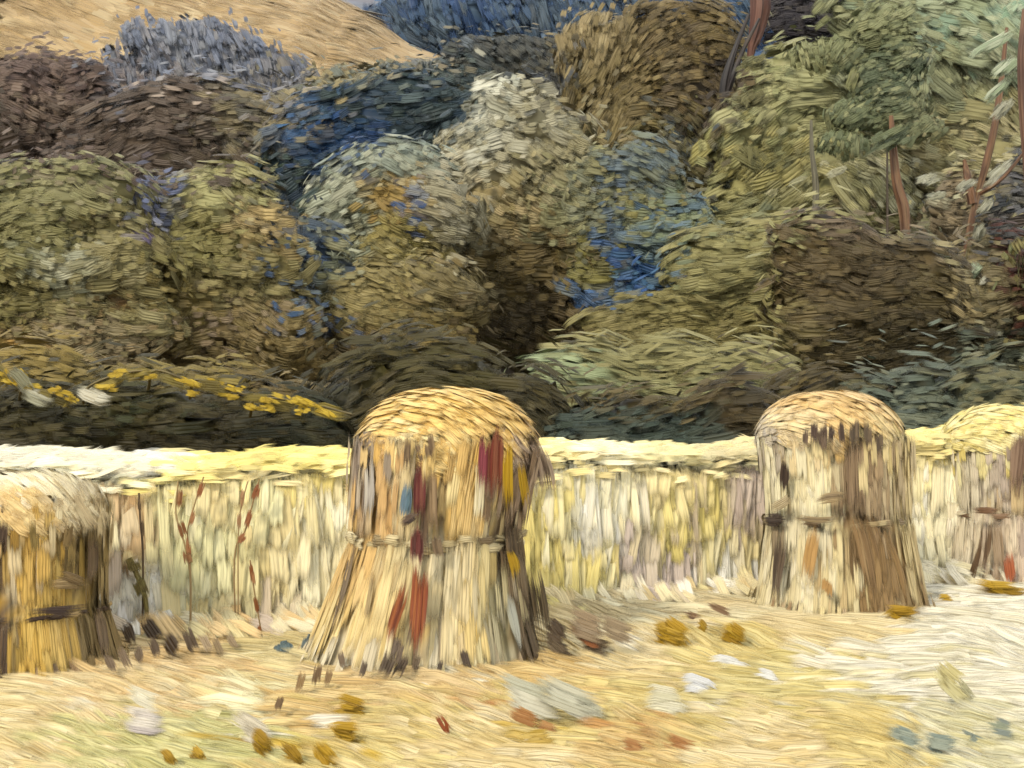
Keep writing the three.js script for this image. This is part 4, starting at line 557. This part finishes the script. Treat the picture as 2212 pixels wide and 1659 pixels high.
stook({
  d: 11.4, bandGap: 0.7, label: 'pale stook with yellow cap cut by the right edge', band: 1105, bandW: 0.05, phase: 1.2, n: 50,
  prof: [[1262, 160, 2200], [1200, 150, 2200], [1105, 140, 2200], [1000, 144, 2198], [955, 146, 2196]], cap: [872, 150, 2185], capBase: 960, capN: 260, capSweep: () => 14,
  bandCol: pal('6a5240 8a7058 e6dcc0 efe6cc'),
  capCol: [[2130, 930, 90, 40, pal('ecdf9c f2eabc e2cf80')], [2190, 890, 60, 30, pal('e8d894 dcc87c f0e6b0')]],
  spots: [[2110, 1040, 40, 60, pal('e6dcc0 d5cab4 f0e8d0')], [2150, 1040, 40, 60, pal('c6b8ac d5c8b8 b5a698')], [2195, 1000, 24, 70, pal('7f6a5a 8f7a68 6e5a4c')], [2180, 1080, 40, 40, pal('e2d4b0 d0b88c')], [2150, 1180, 50, 60, pal('d8c8ac c8b6a0 e6dac0')], [2200, 1180, 50, 60, pal('c9b8a8 b8a698 dccbb4')], [2100, 1180, 40, 60, pal('ece2cc e0d4b8')]],
  marks: [['dark_stalk_or_shade', 'brown leaning stalk', [[2112, 1112, 6], [2106, 1180, 8], [2090, 1240, 10], [2072, 1275, 10]], pal('5c4834 6b543c'), 0.1], ['dark_stalk_or_shade', null, [[2125, 1112, 6], [2122, 1180, 8], [2110, 1225, 6]], pal('6b5640 5a4634'), 0.12], ['dark_stalk_or_shade', 'brown cross straw', [[2080, 1098, 6], [2120, 1100, 9], [2160, 1100, 6]], pal('7a5c44 6b503c'), 0.12], ['brown_straw_or_shade', null, [[2198, 930, 26], [2192, 1000, 24], [2180, 1080, 12]], pal('7f6858 8f7866 6e584a'), 0.06], ['brown_straw_or_shade', null, [[2140, 1110, 14], [2148, 1180, 16], [2155, 1240, 10]], pal('a8947c 97836a'), 0.08], ['rust_straw', null, [[2162, 1190, 12], [2170, 1230, 14], [2175, 1260, 10]], pal('a86040 9a5436'), 0.12]],
});

GAIN = 1;
// ---------------------------------------------------------------- weeds, flowers, wisps
function fan(b, base, d, n, L, W, a0, a1, p, o = {}) {
  for (let k = 0; k < n; k++) {
    const a = a0 + (a1 - a0) * (n > 1 ? k / (n - 1) : 0.5) + gauss() * 4, l = L * rr(0.75, 1.15), nn = V(gauss() * 0.2, 0.35, 1).normalize(), dir = alongScreen(a, nn);
    b.dab(base.clone().addScaledVector(dir, m(l, d) * 0.45), dir, nn, m(l, d), m(W * rr(0.8, 1.2), d), col(pick(p)), col(pick(p)), { cols: Math.max(4, Math.round(W / 4)), taper: 0.55, rag: 0.3, ridge: 0.45, ...o });
  }
}
const FY = pal('c29a26 b08a20 d0aa3a 9c7a1c');
reseed(51);
function flower(label, x, y, w, h, a = -25) {
  const d = gd(y + h * 0.5 + 8), _ = (w *= 1.35, h *= 1.4), root = thing('yellow_flower', label, 'flower', at(x, y + h * 0.5 + 8, d), 'golden flower heads in the stubble'), c = at(x, y, d - 0.03);
  const st = new MB(); st.limb([[root.position.clone(), 0.008], [c.clone(), 0.006]], pal('8a8448 7a7440').map(col), 6); st.build('stem', root, straw);
  const n = Math.max(5, Math.round(h / 6.5));
  for (let k = 0; k < n; k++) { const b = new MB(), nn = V(gauss() * 0.25, 0.4, 1).normalize(); b.dab(c.clone().add(V(m(gauss() * w * 0.08, d), m((k / (n - 1) - 0.5) * h * 0.75, d), 0.006 * k)), alongScreen(a + gauss() * 8, nn), nn, m(w * rr(0.55, 1), d), m(h * 0.3, d), col(pick(FY)), col(pick(FY)), { cols: 8, taper: 0.5, rag: 0.3, ridge: 0.45, cup: 0.2 }); b.build('petal', root, straw); }
}
flower('golden flower head below the foot of the large stook, the upper of two', 760, 1528, 74, 38, -8);
flower('golden flower head below the large stook, lower of the pair', 752, 1586, 66, 44, -14);
flower('golden flower head standing alone, highest of the bottom row', 572, 1612, 54, 56, -40);
flower('golden flower head, third of the bottom row from the left', 640, 1640, 60, 42, -50);
flower('golden flower head with cream fleck, right end of bottom row', 712, 1636, 74, 46, -45);
flower('golden flower head near the left end of the bottom row', 430, 1636, 48, 34, -40);
flower('dull olive-gold flower head, leftmost of bottom row', 368, 1644, 40, 38, -45);
flower('large orange-gold flower clump right of the large stook', 1452, 1378, 78, 62, -30);
flower('small gold flower head between two larger ones', 1514, 1366, 34, 34, -60);
flower('orange-gold flower clump left of the right stook', 1582, 1382, 66, 52, -35);
flower('olive-gold tuft at the foot of the right stook', 1938, 1332, 72, 40, -5);
flower('olive-gold patch at the right edge below the last stook', 2165, 1278, 110, 40, -15);
flower('small olive-gold tuft left of the right-edge gold patch', 2040, 1300, 40, 24, 0);

function wisp(name, label, cat, group, strokes) {   // each stroke [x0, y0, x1, y1, width, palette, bend]
  const [x, y] = strokes[0], dB = gd(Math.max(...strokes.map(s => Math.max(s[1], s[3]))) + 12), root = thing(name, label, cat, at(x, y, dB).setY(0), group);
  for (const [x0, y0, x1, y1, w, p, bend = 0.05, n = 2] of strokes) {
    const b = new MB();
    const N = n + 3;
    for (let k = 0; k < N; k++) {
      const d = dB - 0.05 - 0.012 * k, off = (k / (N - 1) - 0.5) * w * 0.75, a = at(x0 + gauss() * 10, y0 + off, d), e = at(x1 + gauss() * 10, y1 + off, d), dir = e.clone().sub(a), L = dir.length(); dir.normalize();
      b.dab(a.lerp(e, 0.5), dir, V(gauss() * 0.1, 0.55, 0.8).normalize(), L * rr(0.7, 1), m(w * rr(0.35, 0.6), d), col(pick(p)), col(pick(p)), { taper: 0.3, bend: bend + gauss() * 0.02, curl: 0.02 });
    }
    b.build('straw_lock', root, straw);
  }
}
const PW = pal('d9d5bc c9c8b0 e6e2ce b9b8a0'), BW = pal('f4f3ee e6e8ec fbfaf4'), RU = pal('b98450 ac7640 c8985f'), BG = pal('8d9a90 7c8c88 a0a898');
wisp('straw_swath', 'broad pale grey-green swath of straw below the large stook', 'straw swath', 0, [[1070, 1480, 1230, 1540, 60, PW], [1150, 1470, 1310, 1535, 50, PW], [1200, 1500, 1325, 1560, 40, PW]]);
wisp('straw_swath', 'pale curved swath of straw right of centre foreground', 'straw swath', 0, [[1375, 1505, 1500, 1530, 54, pal('ece5c4 dcd6b4 f4eed6'), -0.12], [1390, 1530, 1490, 1545, 26, PW, -0.12]]);
wisp('straw_swath', 'lilac-white swath of straw at lower left', 'straw swath', 0, [[255, 1545, 370, 1565, 50, pal('e6dcd4 d8cccc f0e8dc')], [270, 1575, 390, 1590, 26, pal('d5cac0 e2dacc')]]);
wisp('straw_swath', 'cream swath of straw above the lilac-white one', 'straw swath', 0, [[270, 1490, 350, 1525, 34, CREAM], [500, 1545, 600, 1600, 46, pal('dccfb4 cfc4b0 e6dcc4')]]);
wisp('straw_wisp', 'brightest white curved wisp in the stubble', 'straw wisp', 'white wisps of straw on the stubble', [[1460, 1468, 1562, 1500, 38, BW, -0.14, 3]]);
wisp('straw_wisp', 'short white wisp above the brightest one', 'straw wisp', 'white wisps of straw on the stubble', [[1530, 1425, 1625, 1448, 32, BW, -0.1]]);
wisp('straw_wisp', 'thin white wisp at the right of the three', 'straw wisp', 'white wisps of straw on the stubble', [[1635, 1450, 1690, 1468, 20, BW, -0.1]]);
wisp('dry_weed_or_shade', 'rust streak of dry weed below the pale swath', 'weed', 'rust-red dry weeds in the stubble', [[1090, 1530, 1180, 1565, 26, RU], [1150, 1560, 1210, 1580, 18, RU]]);
wisp('dry_weed_or_shade', 'small rust sprig left of the pale swath', 'weed', 'rust-red dry weeds in the stubble', [[945, 1540, 975, 1590, 16, pal('a5552c b5683c 8a4a38')]]);
wisp('dry_weed_or_shade', 'rust-orange weed at bottom right of centre', 'weed', 'rust-red dry weeds in the stubble', [[1340, 1600, 1400, 1620, 22, RU], [1430, 1590, 1510, 1620, 26, RU]]);
wisp('dry_weed_or_shade', 'gold-brown weed beneath the pale swath', 'weed', 0, [[1120, 1595, 1200, 1590, 30, pal('c9a850 b5963c d8bc6c')], [1130, 1610, 1210, 1600, 24, pal('cdb05c bf9e44')]]);
wisp('dry_weed_or_shade', 'brown grass blades left of the right stook foot', 'weed', 0, [[1470, 1320, 1550, 1345, 14, pal('8a6a4c 7a5c44 a58664')], [1520, 1300, 1590, 1330, 14, pal('96785a 826446')]]);
wisp('leafy_weed', 'blue-grey leafy weed at the lower right', 'weed', 'blue-grey weeds at lower right', [[1920, 1575, 2000, 1600, 30, BG], [1990, 1595, 2080, 1610, 26, BG], [2000, 1610, 2060, 1640, 26, BG]]);
wisp('leafy_weed', 'blue-grey leafy weed at the right edge', 'weed', 'blue-grey weeds at lower right', [[2130, 1560, 2200, 1580, 28, pal('a8ac90 98a088 8a948c')], [2080, 1580, 2130, 1610, 20, BG]]);
wisp('straw_swath', 'olive patch of straw on the white ground at right', 'straw swath', 0, [[2020, 1440, 2090, 1500, 60, pal('d8cc90 cbbf84 e0d8a4')], [2050, 1480, 2110, 1530, 40, pal('cfc48c b9b48c')]]);
wisp('dry_weed_or_shade', 'brown tuft painted as the cast shadow at the right foot of the large stook', 'weed', 0, [[1170, 1350, 1230, 1400, 60, pal('6e5c44 7c6a50 5c4c3a')], [1180, 1410, 1250, 1425, 56, pal('6e5c44 7c6a50 5c4c3a')], [1220, 1330, 1330, 1370, 50, pal('a08a6c 8f7a5e b09c80')], [1230, 1360, 1300, 1390, 30, pal('9a6038 8f7050')], [1250, 1390, 1320, 1410, 34, pal('7a684c 6a5a44')], [1290, 1340, 1380, 1380, 40, pal('9a8668 b09c7c')]]);  // brown strokes stand in for the cast shadow of the large stook
function stalk(name, label, cat, pts, w, p, leaf) {
  const dB = gd(pts[pts.length - 1][1] + 20), d = Math.min(dB, -edgeZ(m(pts[0][0] - CX, 9.2)) - 0.14), root = thing(name, label, cat, at(pts[pts.length - 1][0], pts[pts.length - 1][1], d).setY(0));
  const s = new MB(), cs = p.map(col), sc = name === 'dock_plant' ? pal('d0b888 c4a878 b8986c').map(col) : cs, rw = name === 'dock_plant' ? 0.12 : 0.2; const f = at(pts[pts.length - 1][0], pts[pts.length - 1][1], d); const line = pts.map(([x, y]) => [at(x, y, d), m(w * rw, d)]); line.push([V(f.x, -0.02, -d), m(w * rw, d)]); s.limb(line, sc, 6); s.build('stem', root, straw);
  for (let i = 0; i < pts.length - 1; i++) { const b = new MB(), n = Math.max(2, Math.round(w / 6)); for (let k = 0; k < n; k++) { const o = gauss() * w * 0.32, a = at(pts[i][0] + o, pts[i][1] + gauss() * 8, d - 0.03), e = at(pts[i + 1][0] + o, pts[i + 1][1] + gauss() * 8, d - 0.03), dir = e.clone().sub(a), L = dir.length(); dir.normalize(); b.dab(a.lerp(e, 0.5), dir, V(gauss() * 0.15, 0.2, 1).normalize(), L * rr(0.55, 0.85), m(w * rr(0.45, 0.7), d), pick(cs), pick(cs), { taper: 0.4, bend: rr(-0.04, 0.04) }); } b.build(leaf || 'seed_head', root, straw); }
}
stalk('dock_plant', 'rust-brown dock, leftmost of the red stalks in the wheat', 'dock plant', [[385, 1040], [380, 1110], [400, 1180], [410, 1235]], 16, RUST);
stalk('dock_plant', 'red dock with a bent foot in the middle of the wheat wall', 'dock plant', [[440, 1030], [420, 1090], [405, 1150], [412, 1230]], 14, pal('aa7048 bc8a60 9a6240'));
stalk('dock_plant', 'long slanting red dock high in the wheat', 'dock plant', [[560, 1035], [545, 1090], [528, 1150], [510, 1180]], 15, pal('ac6e48 be8a62 a06440'));
stalk('dock_plant', 'faint rust dock beside the long slanting red one', 'dock plant', [[535, 1040], [520, 1100], [515, 1150]], 13, pal('b08860 c49a74 a07850'));
stalk('dock_plant', 'low red dock at the foot of the wheat wall', 'dock plant', [[540, 1210], [550, 1280], [560, 1340], [566, 1375]], 14, pal('b07448 9a6038 b8865c'));
stalk('thistle', 'dark olive leaf blade at the left of the wheat wall', 'weed', [[280, 1205], [295, 1240], [315, 1300]], 28, pal('8a7c48 a09258 958a50'), 'leaf');
stalk('thistle', 'thin dark stem above the olive leaf blade', 'weed', [[300, 1065], [302, 1110], [308, 1180]], 12, UMB, 'leaf');
stalk('cornflower', 'slate-blue tulip-shaped flower by the foot of the wheat', 'flower', [[612, 1385], [618, 1415]], 40, pal('7d9298 6b8490 90a0a0'), 'blossom');
stalk('cornflower', 'slate-blue blades left of the large stook', 'flower', [[668, 1370], [655, 1410]], 16, pal('7d8c90 8f9a98 6f7f88'), 'leaf');
stalk('cornflower', 'blue-grey blades touching the foot of the large stook', 'flower', [[695, 1350], [682, 1420]], 22, pal('8a9694 98a09a 7a8a8c'), 'leaf');
// dark tufts of uncut stubble
function tuft(label, list, p, cat = 'stubble tuft') {
  const y = Math.max(...list.map(l => l[3])), d = gd(y), root = thing('stubble_tuft', label, cat, at(list[0][0], y, d).setY(0));
  for (const [x0, y0, x1, y1, w] of list) { const b = new MB(), dd = gd(Math.max(y0, y1)) - 0.3, e = at(x1, y1, dd), a = at(x0, y0, dd + 0.05), dir = e.clone().sub(a), L = dir.length(); dir.normalize(); b.dab(a.lerp(e, 0.5), dir, V(gauss() * 0.2, 0.2, 1).normalize(), L, m(w * 1.2, dd), col(pick(p)), col(pick(p)), { taper: 0.5 }); b.build('stubble_blade', root, straw); }
}
const TUF = pal('5f4e3c 6e5c46 4c3e30 85715a');
tuft('row of dark stubble blades right of the left stook', [[222, 1400, 250, 1460, 16], [255, 1390, 285, 1455, 14], [290, 1385, 305, 1440, 16], [320, 1370, 345, 1430, 18], [345, 1360, 385, 1425, 30], [400, 1350, 425, 1415, 20], [265, 1340, 290, 1400, 22], [310, 1330, 350, 1390, 26]], TUF);
tuft('short brown stubble blades at the foot of the wheat', [[455, 1370, 480, 1420, 14], [490, 1365, 515, 1405, 14], [430, 1365, 455, 1415, 16]], pal('a58f70 95805f b5a082'));
tuft('dark blades under the left foot of the large stook', [[610, 1500, 596, 1540, 14], [655, 1440, 640, 1500, 14], [690, 1430, 678, 1490, 16], [715, 1440, 700, 1490, 12]], pal('6e5434 7d6240 5c472e 9a7c50'));
tuft('dark stubble blades before the foot of the large stook', [[735, 1400, 745, 1450, 12], [790, 1420, 775, 1470, 12], [850, 1400, 815, 1475, 26], [880, 1410, 850, 1470, 18], [905, 1410, 895, 1460, 14], [955, 1420, 945, 1460, 10], [1000, 1400, 1015, 1455, 14], [1050, 1405, 1060, 1445, 12]], TUF);
renderer.render(scene, camera);
console.log('triangles', tris);
